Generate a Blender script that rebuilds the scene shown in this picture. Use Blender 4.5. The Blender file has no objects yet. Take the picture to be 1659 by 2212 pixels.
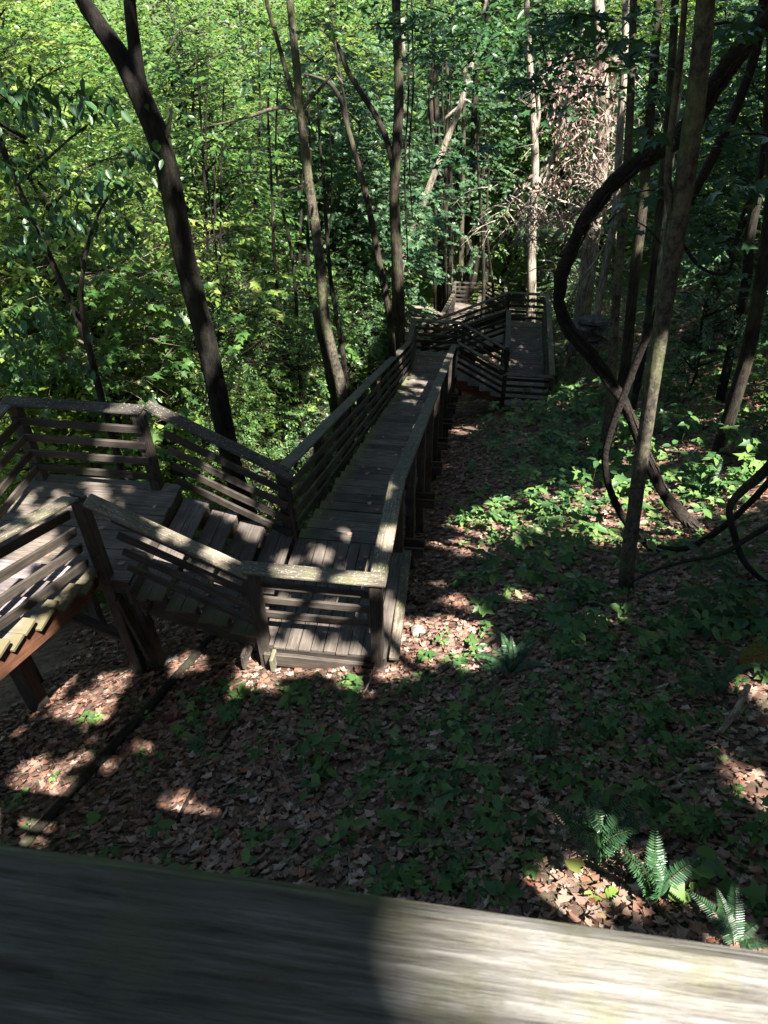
import bpy, bmesh, math, random
import numpy as np
from mathutils import Matrix, Vector
sc = bpy.context.scene
col = sc.collection
random.seed(7)
rng = np.random.default_rng(11)

# ------------------------------------------------------------------ camera
PW, PH, PF = 1659.0, 2212.0, 1619.9           # reading frame of the photograph (px) and its focal length
PITCH, YAW, ROLL = map(math.radians, (41.21, 8.517, -0.934))
_h = Vector((-math.sin(YAW), math.cos(YAW), 0)); _r = Vector((math.cos(YAW), math.sin(YAW), 0)); _u = Vector((0, 0, 1))
FW = _h * math.cos(PITCH) - _u * math.sin(PITCH)
_up = _h * math.sin(PITCH) + _u * math.cos(PITCH)
RT = _r * math.cos(ROLL) + _up * math.sin(ROLL)
UP = -_r * math.sin(ROLL) + _up * math.cos(ROLL)
cd = bpy.data.cameras.new('camera'); cam = bpy.data.objects.new('camera', cd); col.objects.link(cam)
cam.matrix_world = Matrix(((RT.x, UP.x, -FW.x, 0), (RT.y, UP.y, -FW.y, 0), (RT.z, UP.z, -FW.z, 0), (0, 0, 0, 1)))
cd.sensor_fit = 'VERTICAL'; cd.sensor_height = 36; cd.sensor_width = 27
cd.lens = PF / PH * 36
cd.clip_start = 0.02; cd.clip_end = 800
cd.dof.use_dof = True; cd.dof.focus_distance = 9.0; cd.dof.aperture_fstop = 15.0
sc.camera = cam

# ------------------------------------------------------------------ light
SUN = Vector((0.36, -0.40, 0.84)).normalized()          # towards the sun: high, behind the camera on its right
w = bpy.data.worlds.new('World'); sc.world = w; w.use_nodes = True
nt = w.node_tree
sky = nt.nodes.new('ShaderNodeTexSky'); sky.sky_type = 'NISHITA'; sky.sun_disc = False
sky.sun_elevation = math.asin(SUN.z); sky.sun_rotation = math.atan2(SUN.x, SUN.y)
bg = nt.nodes['Background']; nt.links.new(sky.outputs[0], bg.inputs[0]); bg.inputs[1].default_value = 0.05
sl = bpy.data.lights.new('sun', 'SUN'); sl.energy = 5.0; sl.angle = math.radians(0.5); sl.color = (1.0, 0.95, 0.88)
so = bpy.data.objects.new('sun', sl); col.objects.link(so)
so.rotation_euler = SUN.to_track_quat('Z', 'Y').to_euler()
sc.view_settings.view_transform = 'Standard'; sc.view_settings.look = 'None'
sc.view_settings.exposure = 2.5; sc.view_settings.gamma = 1
sc.cycles.max_bounces = 6; sc.cycles.diffuse_bounces = 2; sc.cycles.transmission_bounces = 4; sc.cycles.glossy_bounces = 2
sc.cycles.use_denoising = True
sc.cycles.caustics_reflective = False; sc.cycles.caustics_refractive = False

# ------------------------------------------------------------------ pixel <-> place helpers
def ray(u, v): return FW + RT * ((u - PW / 2) / PF) + UP * ((PH / 2 - v) / PF)
def at(u, v, Y):
    d = ray(u, v); return d * (Y / d.y)

def _noise2(x, y, s):
    return (np.sin(x * 1.7 * s + 1.3 * np.sin(y * 1.1 * s + .4)) + np.sin(y * 2.1 * s + 1.7 * np.sin(x * 1.3 * s + 2.2))) * .5
def G(x, y):
    """height of the forest floor"""
    x = np.asarray(x, float); y = np.asarray(y, float)
    base = np.interp(y, [-40, -6, 0, 5.15, 10, 24, 40, 60, 75, 130, 220], [4, -2.0, -4.45, -6.85, -9.3, -15.6, -20.8, -25.5, -25.5, 4, 10])
    cx = np.interp(x, [-90, -45, -24, -14, -4, -.77, 3, 8, 20, 60, 100], [28, 14, -1.5, -4.0, -.85, 0, .85, 2.7, 8.5, 26, 30])
    return base + cx + .07 * _noise2(x, y, .9) + .025 * _noise2(x + 3, y - 2, 3.1)
def gz(x, y): return float(G(x, y))
def ghit(u, v):
    d = ray(u, v); t = .5
    while t < 200:
        p = d * t
        if p.z < gz(p.x, p.y):
            a, b = t - .25, t
            for _ in range(20):
                m = (a + b) / 2; p = d * m
                if p.z < gz(p.x, p.y): b = m
                else: a = m
            return d * b
        t += .25
    return d * 60

# ------------------------------------------------------------------ object helpers
def tag(o, label=None, cat=None, group=None, kind=None):
    if label: o['label'] = label
    if cat: o['category'] = cat
    if group: o['group'] = group
    if kind: o['kind'] = kind
    return o
def empty(name, loc, label, cat, group=None):
    o = bpy.data.objects.new(name, None); col.objects.link(o); o.location = loc
    o.empty_display_size = .1
    return tag(o, label, cat, group)
def link(name, me, mat, parent=None, M=None):
    o = bpy.data.objects.new(name, me); col.objects.link(o)
    if mat and not me.materials: me.materials.append(mat)
    if M is not None: o.matrix_world = M
    if parent:
        o.parent = parent
        o.matrix_local = Matrix.Translation(-Vector(parent.location)) @ (M if M is not None else Matrix())
    return o
def np_mesh(name, V, polys_idx, sizes, smooth=False):
    """V (n,3); polys_idx flat; sizes per polygon"""
    me = bpy.data.meshes.new(name)
    V = np.ascontiguousarray(V, np.float32)
    me.vertices.add(len(V)); me.vertices.foreach_set('co', V.ravel())
    me.loops.add(len(polys_idx)); me.loops.foreach_set('vertex_index', np.asarray(polys_idx, np.int32))
    sizes = np.asarray(sizes, np.int32)
    st = np.concatenate([[0], np.cumsum(sizes)[:-1]]).astype(np.int32)
    me.polygons.add(len(sizes)); me.polygons.foreach_set('loop_start', st); me.polygons.foreach_set('loop_total', sizes)
    if smooth: me.polygons.foreach_set('use_smooth', np.ones(len(sizes), bool))
    me.update(calc_edges=True); me.validate()
    return me

def box_into(bm, c, sx, sy, sz, bev=.006, seg=0, jit=0.0, R=None):
    """chamfered box, centre c; seg extra cuts along x with jitter (weathered boards)"""
    r = bmesh.ops.create_cube(bm, size=1)
    vs = r['verts']
    bmesh.ops.scale(bm, vec=(sx, sy, sz), verts=vs)
    if bev > 0:
        es = list({e for v in vs for e in v.link_edges})
        g = bmesh.ops.bevel(bm, geom=es, offset=min(bev, sz * .3, sy * .3), segments=1, affect='EDGES', profile=.5)
        vs = list({v for f in g['faces'] for v in f.verts} | {v for v in vs if v.is_valid})
    if seg > 1:
        fs = {f for v in vs for f in v.link_faces}; geom = list(vs) + list({e for v in vs for e in v.link_edges}) + list(fs)
        for i in range(1, seg):
            x = -sx / 2 + sx * i / seg
            g = bmesh.ops.bisect_plane(bm, geom=geom, plane_co=(x, 0, 0), plane_no=(1, 0, 0))
            geom = g['geom']
        vs = list({e for e in geom if isinstance(e, bmesh.types.BMVert)})
        xs = {}
        for v in vs:
            k = round(v.co.x, 3)
            if k not in xs: xs[k] = ((random.random() - .5) * jit * 2, (random.random() - .5) * jit * 2)
            v.co.y += xs[k][0] + (random.random() - .5) * jit; v.co.z += xs[k][1] * .6 + (random.random() - .5) * jit * .6
    if R is not None: bmesh.ops.transform(bm, matrix=R, verts=vs)
    bmesh.ops.translate(bm, vec=c, verts=vs)
def frame(p0, p1, up=(0, 0, 1)):
    p0, p1 = Vector(p0), Vector(p1); x = (p1 - p0).normalized(); up = Vector(up)
    if abs(x.dot(up)) > .98: up = Vector((0, 1, 0))
    y = up.cross(x).normalized(); z = x.cross(y); c = (p0 + p1) / 2
    return Matrix(((x.x, y.x, z.x, c.x), (x.y, y.y, z.y, c.y), (x.z, y.z, z.z, c.z), (0, 0, 0, 1))), (p1 - p0).length
def board(name, p0, p1, wdt, thk, mat, parent, up=(0, 0, 1), bev=.007, jit=.0025, seg=None):
    M, L = frame(p0, p1, up)
    bm = bmesh.new(); box_into(bm, (0, 0, 0), L, wdt, thk, bev, seg if seg is not None else max(2, min(8, int(L / .35))), jit)
    me = bpy.data.meshes.new(name); bm.to_mesh(me); bm.free()
    return link(name, me, mat, parent, M)

def tube_mesh(name, pts, rads, sides=9, rough=.06, seed=0, smooth=True, sub=3, parts=None, ridge=0.):
    """one mesh of one or more bent tapered tubes; parts = list of (pts, rads)"""
    rs = np.random.default_rng(seed); V = []; F = []; S = []; off = 0
    for P, Rr in (parts if parts is not None else [(pts, rads)]):
        P = np.asarray([tuple(p) for p in P], float); Rr = np.asarray(Rr, float)
        n = len(P); t = np.arange(n)
        if n > 2 and sub > 1:                                   # Catmull-Rom
            out = []; ro = []
            for i in range(n - 1):
                a, b, c, d = P[max(i - 1, 0)], P[i], P[i + 1], P[min(i + 2, n - 1)]
                for k in range(sub):
                    q = k / sub
                    out.append(.5 * ((2 * b) + (-a + c) * q + (2 * a - 5 * b + 4 * c - d) * q * q + (-a + 3 * b - 3 * c + d) * q ** 3))
                    ro.append(Rr[i] * (1 - q) + Rr[i + 1] * q)
            out.append(P[-1]); ro.append(Rr[-1]); P = np.array(out); Rr = np.array(ro); n = len(P)
        T = np.gradient(P, axis=0); T /= np.linalg.norm(T, axis=1)[:, None] + 1e-9
        ref = np.array([1., 0, 0]) if abs(T[0, 0]) < .8 else np.array([0, 1., 0])
        ring = []; nr_ = max(3, sides // 4)
        ph = rs.random(3) * 6.28
        for i in range(n):
            N = ref - T[i] * (ref @ T[i]); N /= np.linalg.norm(N) + 1e-9; B = np.cross(T[i], N); ref = N
            a = np.arange(sides) * 2 * np.pi / sides
            rr = Rr[i] * (1 + ridge * (np.abs(np.sin(a * nr_ + ph[2] + 1.5 * np.sin(i * .55 + ph[0]))) ** .6 - .6 + .5 * np.sin(a * (nr_ * 2 + 3) + i * .9 + ph[1]))) * (1 + rough * (np.sin(2 * a + ph[0]) * .7 + np.sin(3 * a + ph[1] + i * .3) * .6 + rs.normal(0, .5, sides)))
            ring.append(P[i] + np.outer(np.cos(a) * rr, N) + np.outer(np.sin(a) * rr, B))
        ring = np.concatenate(ring); V.append(ring)
        for i in range(n - 1):
            for k in range(sides):
                k2 = (k + 1) % sides
                F += [off + i * sides + k, off + i * sides + k2, off + (i + 1) * sides + k2, off + (i + 1) * sides + k]; S.append(4)
        F += list(range(off + sides - 1, off - 1, -1)); S.append(sides)
        F += list(range(off + (n - 1) * sides, off + n * sides)); S.append(sides)
        off += n * sides
    return np_mesh(name, np.concatenate(V), F, S, smooth)

# leaf blades: (template verts, list of faces)
LEAF = {
    'oval': (np.array([[0, 0, 0], [.28, .23, .05], [.66, .2, .03], [1, 0, -.1], [.66, -.2, .03], [.28, -.23, .05]]), [[0, 5, 4, 3], [0, 3, 2, 1]]),
    'long': (np.array([[0, 0, 0], [.25, .13, .03], [.6, .12, 0], [1, 0, -.18], [.6, -.12, 0], [.25, -.13, .03]]), [[0, 5, 4, 3], [0, 3, 2, 1]]),
    'maple': (np.array([[0, 0, 0], [-.06, .36, .02], [.2, .26, .06], [.42, .55, -.02], [.5, .2, .05], [1, 0, -.1],
                        [.5, -.2, .05], [.42, -.55, -.02], [.2, -.26, .06], [-.06, -.36, .02]]), [[0, 9, 8, 7, 6, 5], [0, 5, 4, 3, 2, 1]]),
    'heart': (np.array([[.08, 0, 0], [-.1, .25, .05], [.1, .46, .06], [.5, .42, .03], [.8, .2, 0], [1, 0, -.06], [.8, -.2, 0], [.5, -.42, .03], [.1, -.46, .06], [-.1, -.25, .05]]),
              [[0, 9, 8, 7, 6, 5], [0, 5, 4, 3, 2, 1]]),
    'litter': (np.array([[0, 0, .03], [.05, .3, .12], [.3, .24, .02], [.5, .45, .14], [.62, .18, .03], [1, .05, .16],
                         [.6, -.2, .0], [.48, -.42, .1], [.25, -.22, .02], [0, -.3, .14]]), [[0, 9, 8, 7, 6, 5], [0, 5, 4, 3, 2, 1]]),
}
def leaves_mesh(name, pos, dirs, nrm, size, kind):
    T, Fc = LEAF[kind]
    pos = np.asarray(pos); X = dirs / (np.linalg.norm(dirs, axis=1)[:, None] + 1e-9)
    Z = nrm - X * np.sum(nrm * X, 1)[:, None]; Z /= np.linalg.norm(Z, axis=1)[:, None] + 1e-9
    Yv = np.cross(Z, X)
    n = len(pos); k = len(T); s = np.asarray(size)[:, None, None]
    wv = 1 + .25 * (np.random.default_rng(n).random((n, 1, 1)) - .5)
    V = pos[:, None, :] + s * (T[None, :, 0:1] * X[:, None, :] + wv * T[None, :, 1:2] * Yv[:, None, :] + T[None, :, 2:3] * Z[:, None, :])
    f = np.concatenate([np.array(a) for a in Fc]); fs = [len(a) for a in Fc]
    idx = (np.arange(n)[:, None] * k + f[None, :]).ravel()
    return np_mesh(name, V.reshape(-1, 3), idx, np.tile(fs, n))
def rnd_dirs(n, r, zs=.3):
    a = r.random(n) * 6.283
    return np.c_[np.cos(a), np.sin(a), r.normal(0, zs, n)]

# ------------------------------------------------------------------ materials
def mat(name):
    m = bpy.data.materials.new(name); m.use_nodes = True
    nt = m.node_tree; nt.nodes.clear(); out = nt.nodes.new('ShaderNodeOutputMaterial')
    def N(t, **k):
        n = nt.nodes.new('ShaderNode' + t)
        for a, b in k.items(): setattr(n, a, b)
        return n
    return m, nt, N, nt.links.new, out
def ramp(N, stops, interp='LINEAR'):
    r = N('ValToRGB'); cr = r.color_ramp; cr.interpolation = interp
    while len(cr.elements) < len(stops): cr.elements.new(.5)
    for e, (p, c) in zip(cr.elements, stops): e.position = p; e.color = (*c, 1)
    return r
def leaf_mat(name, cols, trans, tmix=.42, rough=.42, spec=.35):
    m, nt, N, L, out = mat(name)
    geo = N('NewGeometry'); oi = N('ObjectInfo')
    add = N('Math', operation='ADD'); L(geo.outputs['Random Per Island'], add.inputs[0])
    mu = N('Math', operation='MULTIPLY'); L(oi.outputs['Random'], mu.inputs[0]); mu.inputs[1].default_value = .25
    L(mu.outputs[0], add.inputs[1])
    sb = N('Math', operation='SUBTRACT'); L(add.outputs[0], sb.inputs[0]); sb.inputs[1].default_value = .12
    n_ = len(cols); r = ramp(N, [(i / (n_ - 1), c) for i, c in enumerate(cols)]); L(sb.outputs[0], r.inputs[0])
    r2 = ramp(N, [(i / (len(trans) - 1), c) for i, c in enumerate(trans)]); L(sb.outputs[0], r2.inputs[0])
    p = N('BsdfPrincipled'); L(r.outputs[0], p.inputs['Base Color']); p.inputs['Roughness'].default_value = rough
    p.inputs['Specular IOR Level'].default_value = spec
    t = N('BsdfTranslucent'); L(r2.outputs[0], t.inputs[0])
    mx = N('MixShader'); mx.inputs[0].default_value = tmix; L(p.outputs[0], mx.inputs[1]); L(t.outputs[0], mx.inputs[2]); L(mx.outputs[0], out.inputs[0])
    return m
def wood_mat(name, dark, light, moss=.0, mosscol=(.16, .17, .05), lichen=0.0, rough=.75, bump=.5, fine=1, endmoss=None, gx=1.6, dist=.6):
    m, nt, N, L, out = mat(name)
    tc = N('TexCoord'); oi = N('ObjectInfo')
    off = N('VectorMath', operation='SCALE'); cmb = N('CombineXYZ')
    for i in range(3): L(oi.outputs['Random'], cmb.inputs[i])
    L(cmb.outputs[0], off.inputs[0]); off.inputs['Scale'].default_value = 37
    ad = N('VectorMath', operation='ADD'); L(tc.outputs['Object'], ad.inputs[0]); L(off.outputs[0], ad.inputs[1])
    mp = N('Mapping'); mp.inputs['Scale'].default_value = (gx * fine, 34 * fine, 34 * fine); L(ad.outputs[0], mp.inputs[0])
    g = N('TexNoise'); g.inputs['Scale'].default_value = 1.6; g.inputs['Detail'].default_value = 6; g.inputs['Roughness'].default_value = .65; g.inputs['Distortion'].default_value = dist; L(mp.outputs[0], g.inputs['Vector'])
    b = N('TexNoise'); b.inputs['Scale'].default_value = 3.2; b.inputs['Detail'].default_value = 5; L(ad.outputs[0], b.inputs['Vector'])
    r = ramp(N, [(.3, dark), (.55, tuple((a + c) / 2 for a, c in zip(dark, light))), (.72, light)]); L(g.outputs[0], r.inputs[0])
    r3 = ramp(N, [(.25, (.5, .5, .5)), (.7, (1.25, 1.22, 1.2))]); L(b.outputs[0], r3.inputs[0])
    ml = N('Mix', data_type='RGBA', blend_type='MULTIPLY'); ml.inputs[0].default_value = 1; L(r.outputs[0], ml.inputs[6]); L(r3.outputs[0], ml.inputs[7])
    cur = ml.outputs[2]
    # each board its own tone
    hv = N('HueSaturation'); vm = N('MapRange'); L(oi.outputs['Random'], vm.inputs[0]); vm.inputs[3].default_value = .62; vm.inputs[4].default_value = 1.32
    L(vm.outputs[0], hv.inputs['Value']); L(cur, hv.inputs['Color']); cur = hv.outputs[0]
    if moss > 0:
        mn = N('TexNoise'); mn.inputs['Scale'].default_value = 5.5 * fine; mn.inputs['Detail'].default_value = 7; mn.inputs['Roughness'].default_value = .7; L(ad.outputs[0], mn.inputs['Vector'])
        mr = ramp(N, [(.62 - moss * .3, (0, 0, 0)), (.78 - moss * .3, (.85, .85, .85))]); L(mn.outputs[0], mr.inputs[0])
        mm = N('Mix', data_type='RGBA'); L(mr.outputs[0], mm.inputs[0]); L(cur, mm.inputs[6]); mm.inputs[7].default_value = (*mosscol, 1); cur = mm.outputs[2]
    if endmoss:                                          # moss creeping in from one end of the board
        sx = N('SeparateXYZ'); L(tc.outputs['Object'], sx.inputs[0])
        en = N('TexNoise'); en.inputs['Scale'].default_value = 9; en.inputs['Detail'].default_value = 5; L(ad.outputs[0], en.inputs['Vector'])
        ea = N('Math', operation='MULTIPLY_ADD'); L(en.outputs[0], ea.inputs[0]); ea.inputs[1].default_value = .35; L(sx.outputs[0], ea.inputs[2])
        er = N('MapRange'); L(ea.outputs[0], er.inputs[0]); er.inputs[1].default_value = endmoss[0] + .17; er.inputs[2].default_value = endmoss[1] + .17; er.inputs[4].default_value = .85
        mm = N('Mix', data_type='RGBA'); L(er.outputs[0], mm.inputs[0]); L(cur, mm.inputs[6]); mm.inputs[7].default_value = (*mosscol, 1); cur = mm.outputs[2]
    if lichen > 0:
        mp2 = N('Mapping'); mp2.inputs['Scale'].default_value = (1, 2.2, 2.2); L(ad.outputs[0], mp2.inputs[0])
        ln = N('TexNoise'); ln.inputs['Scale'].default_value = 30; ln.inputs['Detail'].default_value = 4; ln.inputs['Roughness'].default_value = .75; L(mp2.outputs[0], ln.inputs['Vector'])
        lr = ramp(N, [(.62 - lichen * .12, (0, 0, 0)), (.66 - lichen * .12, (.8, .8, .8))]); L(ln.outputs[0], lr.inputs[0])
        mm = N('Mix', data_type='RGBA'); L(lr.outputs[0], mm.inputs[0]); L(cur, mm.inputs[6]); mm.inputs[7].default_value = (.42, .42, .33, 1); cur = mm.outputs[2]
    p = N('BsdfPrincipled'); L(cur, p.inputs['Base Color']); p.inputs['Roughness'].default_value = rough; p.inputs['Specular IOR Level'].default_value = .25
    bp = N('Bump'); bp.inputs['Strength'].default_value = bump; bp.inputs['Distance'].default_value = .006; L(g.outputs[0], bp.inputs['Height']); L(bp.outputs[0], p.inputs['Normal'])
    L(p.outputs[0], out.inputs[0])
    return m
def bark_mat(name, dark, light, sc_=(7, 7, 1.6), bump=.8, moss=0):
    m, nt, N, L, out = mat(name)
    tc = N('TexCoord'); mp = N('Mapping'); mp.inputs['Scale'].default_value = sc_; L(tc.outputs['Object'], mp.inputs[0])
    g = N('TexNoise'); g.inputs['Scale'].default_value = 3; g.inputs['Detail'].default_value = 8; g.inputs['Roughness'].default_value = .7; L(mp.outputs[0], g.inputs['Vector'])
    b = N('TexNoise'); b.inputs['Scale'].default_value = 1.7; b.inputs['Detail'].default_value = 3; L(tc.outputs['Object'], b.inputs['Vector'])
    r = ramp(N, [(.40, dark), (.62, light)]); L(g.outputs[0], r.inputs[0])
    r3 = ramp(N, [(.3, (.6, .6, .6)), (.7, (1.3, 1.3, 1.25))]); L(b.outputs[0], r3.inputs[0])
    ml = N('Mix', data_type='RGBA', blend_type='MULTIPLY'); ml.inputs[0].default_value = 1; L(r.outputs[0], ml.inputs[6]); L(r3.outputs[0], ml.inputs[7])
    cur = ml.outputs[2]
    if moss:
        mr = ramp(N, [(.5, (0, 0, 0)), (.62, (moss,) * 3)]); L(b.outputs[0], mr.inputs[0])
        mm = N('Mix', data_type='RGBA'); L(mr.outputs[0], mm.inputs[0]); L(cur, mm.inputs[6]); mm.inputs[7].default_value = (.09, .11, .04, 1); cur = mm.outputs[2]
    p = N('BsdfPrincipled'); L(cur, p.inputs['Base Color']); p.inputs['Roughness'].default_value = .85; p.inputs['Specular IOR Level'].default_value = .2
    bp = N('Bump'); bp.inputs['Strength'].default_value = bump; bp.inputs['Distance'].default_value = .05; L(g.outputs[0], bp.inputs['Height']); L(bp.outputs[0], p.inputs['Normal'])
    L(p.outputs[0], out.inputs[0]); return m

M_leaf = leaf_mat('leaf_green', [(.03, .085, .02), (.055, .13, .03), (.09, .175, .042), (.14, .22, .065)], [(.09, .19, .02), (.18, .31, .045), (.32, .43, .10)], tmix=.45, rough=.36, spec=.5)
M_leafy = leaf_mat('leaf_sunlit_yellow_green', [(.07, .14, .022), (.115, .20, .035), (.175, .26, .05), (.26, .32, .09)], [(.20, .32, .03), (.33, .45, .06), (.48, .55, .14)], tmix=.48, rough=.36, spec=.5)  # yellow-green leaves; part of the sunlight is put in as yellow tint
M_leafb = leaf_mat('leaf_blue_green', [(.03, .075, .035), (.05, .11, .05), (.08, .15, .075), (.13, .20, .11)], [(.05, .15, .03), (.09, .22, .04), (.14, .30, .05)], rough=.36, spec=.45)
M_leaf_shaded = leaf_mat('leaf_shaded', [(.02, .055, .02), (.03, .08, .028), (.045, .10, .035)], [(.03, .09, .015), (.05, .14, .02)], tmix=.3)  # darker leaf copy: shade of silhouetted and dim sprays put into the colour
M_herb = leaf_mat('herb_green', [(.035, .09, .03), (.06, .135, .04), (.10, .18, .05), (.16, .24, .07)], [(.06, .17, .02), (.12, .27, .03)], tmix=.35)
M_fern = leaf_mat('fern_green', [(.02, .055, .026), (.032, .08, .033), (.05, .115, .045)], [(.04, .12, .025), (.07, .17, .035)], tmix=.25, rough=.33, spec=.45)
M_canopy = leaf_mat('canopy_green', [(.025, .06, .018), (.045, .10, .025)], [(.05, .13, .012), (.09, .2, .02)], tmix=.14)  # unseen overhead leaves, kept dark so little green light comes through
M_litter = leaf_mat('litter_brown', [(.07, .037, .026), (.16, .085, .06), (.28, .165, .122), (.105, .064, .048), (.44, .32, .26), (.24, .09, .05), (.33, .215, .165), (.085, .058, .045)], [(.1, .05, .03), (.16, .09, .05)], tmix=.08, rough=.6, spec=.3)
M_dead = leaf_mat('dead_leaf', [(.26, .16, .14), (.38, .26, .23), (.50, .37, .33), (.32, .20, .175)], [(.25, .13, .09), (.35, .2, .15)], tmix=.3, rough=.6)
M_wood = wood_mat('weathered_wood', (.022, .018, .015), (.10, .083, .068), moss=.12, mosscol=(.07, .075, .035))  # rails and posts darker than the deck, their shade put into the colour
M_deck = wood_mat('deck_wood', (.065, .053, .045), (.205, .174, .148), moss=.06, mosscol=(.10, .10, .05), rough=.65)
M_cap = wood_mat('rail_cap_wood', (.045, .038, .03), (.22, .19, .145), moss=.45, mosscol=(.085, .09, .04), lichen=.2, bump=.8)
M_cap_shaded = wood_mat('shaded_rail_cap_wood', (.026, .022, .019), (.105, .092, .078), moss=.2, mosscol=(.06, .07, .035), lichen=.15, bump=.7)  # darker copy of the cap wood, with shade put into its colour
M_mossy = wood_mat('mossy_tread_wood', (.09, .075, .075), (.24, .205, .205), moss=.08, mosscol=(.105, .092, .042), bump=.5, endmoss=(-.42, -.70))
M_stepb = wood_mat('short_flight_wood', (.065, .053, .046), (.21, .177, .155), moss=.08, mosscol=(.075, .07, .03), bump=.5, endmoss=(-.5, -.85))
M_step = wood_mat('step_wood', (.05, .042, .036), (.185, .16, .138), moss=.08, mosscol=(.10, .11, .04), bump=.5, endmoss=(.42, .68))
M_red = wood_mat('red_brown_stringer_wood', (.10, .043, .025), (.24, .11, .06), rough=.7, bump=.4)
M_bark = bark_mat('dark_bark', (.012, .0095, .008), (.04, .032, .027), moss=.15)
M_barkg = bark_mat('grey_bark', (.03, .026, .02), (.125, .107, .08), sc_=(6, 6, 4), bump=.5, moss=.4)
M_barkp = bark_mat('pale_sunlit_bark', (.13, .10, .075), (.46, .405, .335), sc_=(8, 8, .9))  # pale dead wood; on sunlit trunks the brightness is put into the colour
M_barkb = bark_mat('brown_bark', (.018, .0145, .012), (.072, .055, .044), sc_=(11, 11, 1.2), moss=.35)
M_vine = bark_mat('vine_bark', (.006, .005, .0045), (.03, .022, .018), sc_=(9, 9, 9))
M_bark_shaded = bark_mat('shaded_bark', (.005, .004, .0035), (.022, .018, .015), moss=.1)  # dark bark with the forked trunk's shade put into its colour
M_twig = bark_mat('twig_bark', (.09, .065, .05), (.26, .21, .17), sc_=(12, 12, 12), bump=.3)
M_stem = bark_mat('green_stem', (.05, .07, .025), (.10, .13, .04), sc_=(9, 9, 9), bump=.2)
M_rock = bark_mat('grey_rock', (.14, .13, .12), (.36, .34, .31), sc_=(4, 4, 4), moss=.6)

def ground_mat():
    m, nt, N, L, out = mat('leaf_litter_soil')
    tc = N('TexCoord')
    v = N('TexVoronoi'); v.inputs['Scale'].default_value = 11; L(tc.outputs['Object'], v.inputs['Vector'])
    n = N('TexNoise'); n.inputs['Scale'].default_value = 6; n.inputs['Detail'].default_value = 8; n.inputs['Roughness'].default_value = .7; L(tc.outputs['Object'], n.inputs['Vector'])
    big = N('TexNoise'); big.inputs['Scale'].default_value = .5; big.inputs['Detail'].default_value = 3; L(tc.outputs['Object'], big.inputs['Vector'])
    r = ramp(N, [(.0, (.05, .03, .022)), (.35, (.12, .07, .05)), (.65, (.20, .12, .09)), (1, (.10, .075, .05))]); L(v.outputs['Color'], r.inputs[0])
    r2 = ramp(N, [(.3, (.5, .5, .5)), (.7, (1.2, 1.2, 1.2))]); L(n.outputs[0], r2.inputs[0])
    ml = N('Mix', data_type='RGBA', blend_type='MULTIPLY'); ml.inputs[0].default_value = 1; L(r.outputs[0], ml.inputs[6]); L(r2.outputs[0], ml.inputs[7])
    # far slopes are overgrown with low green plants
    sp = N('SeparateXYZ'); L(tc.outputs['Object'], sp.inputs[0])
    my = N('MapRange'); L(sp.outputs[1], my.inputs[0]); my.inputs[1].default_value = 26; my.inputs[2].default_value = 40
    mxx = N('MapRange'); L(sp.outputs[0], mxx.inputs[0]); mxx.inputs[1].default_value = -9; mxx.inputs[2].default_value = -14
    mm_ = N('Math', operation='MAXIMUM'); L(my.outputs[0], mm_.inputs[0]); L(mxx.outputs[0], mm_.inputs[1])
    m9 = N('Math', operation='MULTIPLY'); L(mm_.outputs[0], m9.inputs[0]); m9.inputs[1].default_value = .9
    gg = N('Mix', data_type='RGBA'); L(m9.outputs[0], gg.inputs[0]); L(ml.outputs[2], gg.inputs[6]); gg.inputs[7].default_value = (.035, .06, .02, 1)
    gr = ramp(N, [(.52, (0, 0, 0)), (.66, (.5, .5, .5))]); L(big.outputs[0], gr.inputs[0])
    mm = N('Mix', data_type='RGBA'); L(gr.outputs[0], mm.inputs[0]); L(gg.outputs[2], mm.inputs[6]); mm.inputs[7].default_value = (.05, .075, .025, 1)
    p = N('BsdfPrincipled'); L(mm.outputs[2], p.inputs['Base Color']); p.inputs['Roughness'].default_value = .9
    bp = N('Bump'); bp.inputs['Strength'].default_value = 1; bp.inputs['Distance'].default_value = .05; L(n.outputs[0], bp.inputs['Height']); L(bp.outputs[0], p.inputs['Normal'])
    L(p.outputs[0], out.inputs[0]); return m
M_ground = ground_mat()

# ------------------------------------------------------------------ forest floor
def build_ground():
    xs = np.unique(np.concatenate([np.linspace(-90, -12, 50), np.linspace(-12, 12, 161), np.linspace(12, 100, 50)]))
    ys = np.unique(np.concatenate([np.linspace(-40, -2, 20), np.linspace(-2, 30, 214), np.linspace(30, 220, 100)]))
    X, Y = np.meshgrid(xs, ys); Z = G(X, Y)
    V = np.stack([X, Y, Z], -1).reshape(-1, 3); nx, ny = len(xs), len(ys)
    i = (np.arange(ny - 1)[:, None] * nx + np.arange(nx - 1)[None, :]).ravel()
    idx = np.stack([i, i + 1, i + nx + 1, i + nx], 1).ravel()
    o = link('forest_floor', np_mesh('forest_floor', V, idx, np.full(len(i), 4), True), M_ground)
    tag(o, kind='structure')
build_ground()

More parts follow.
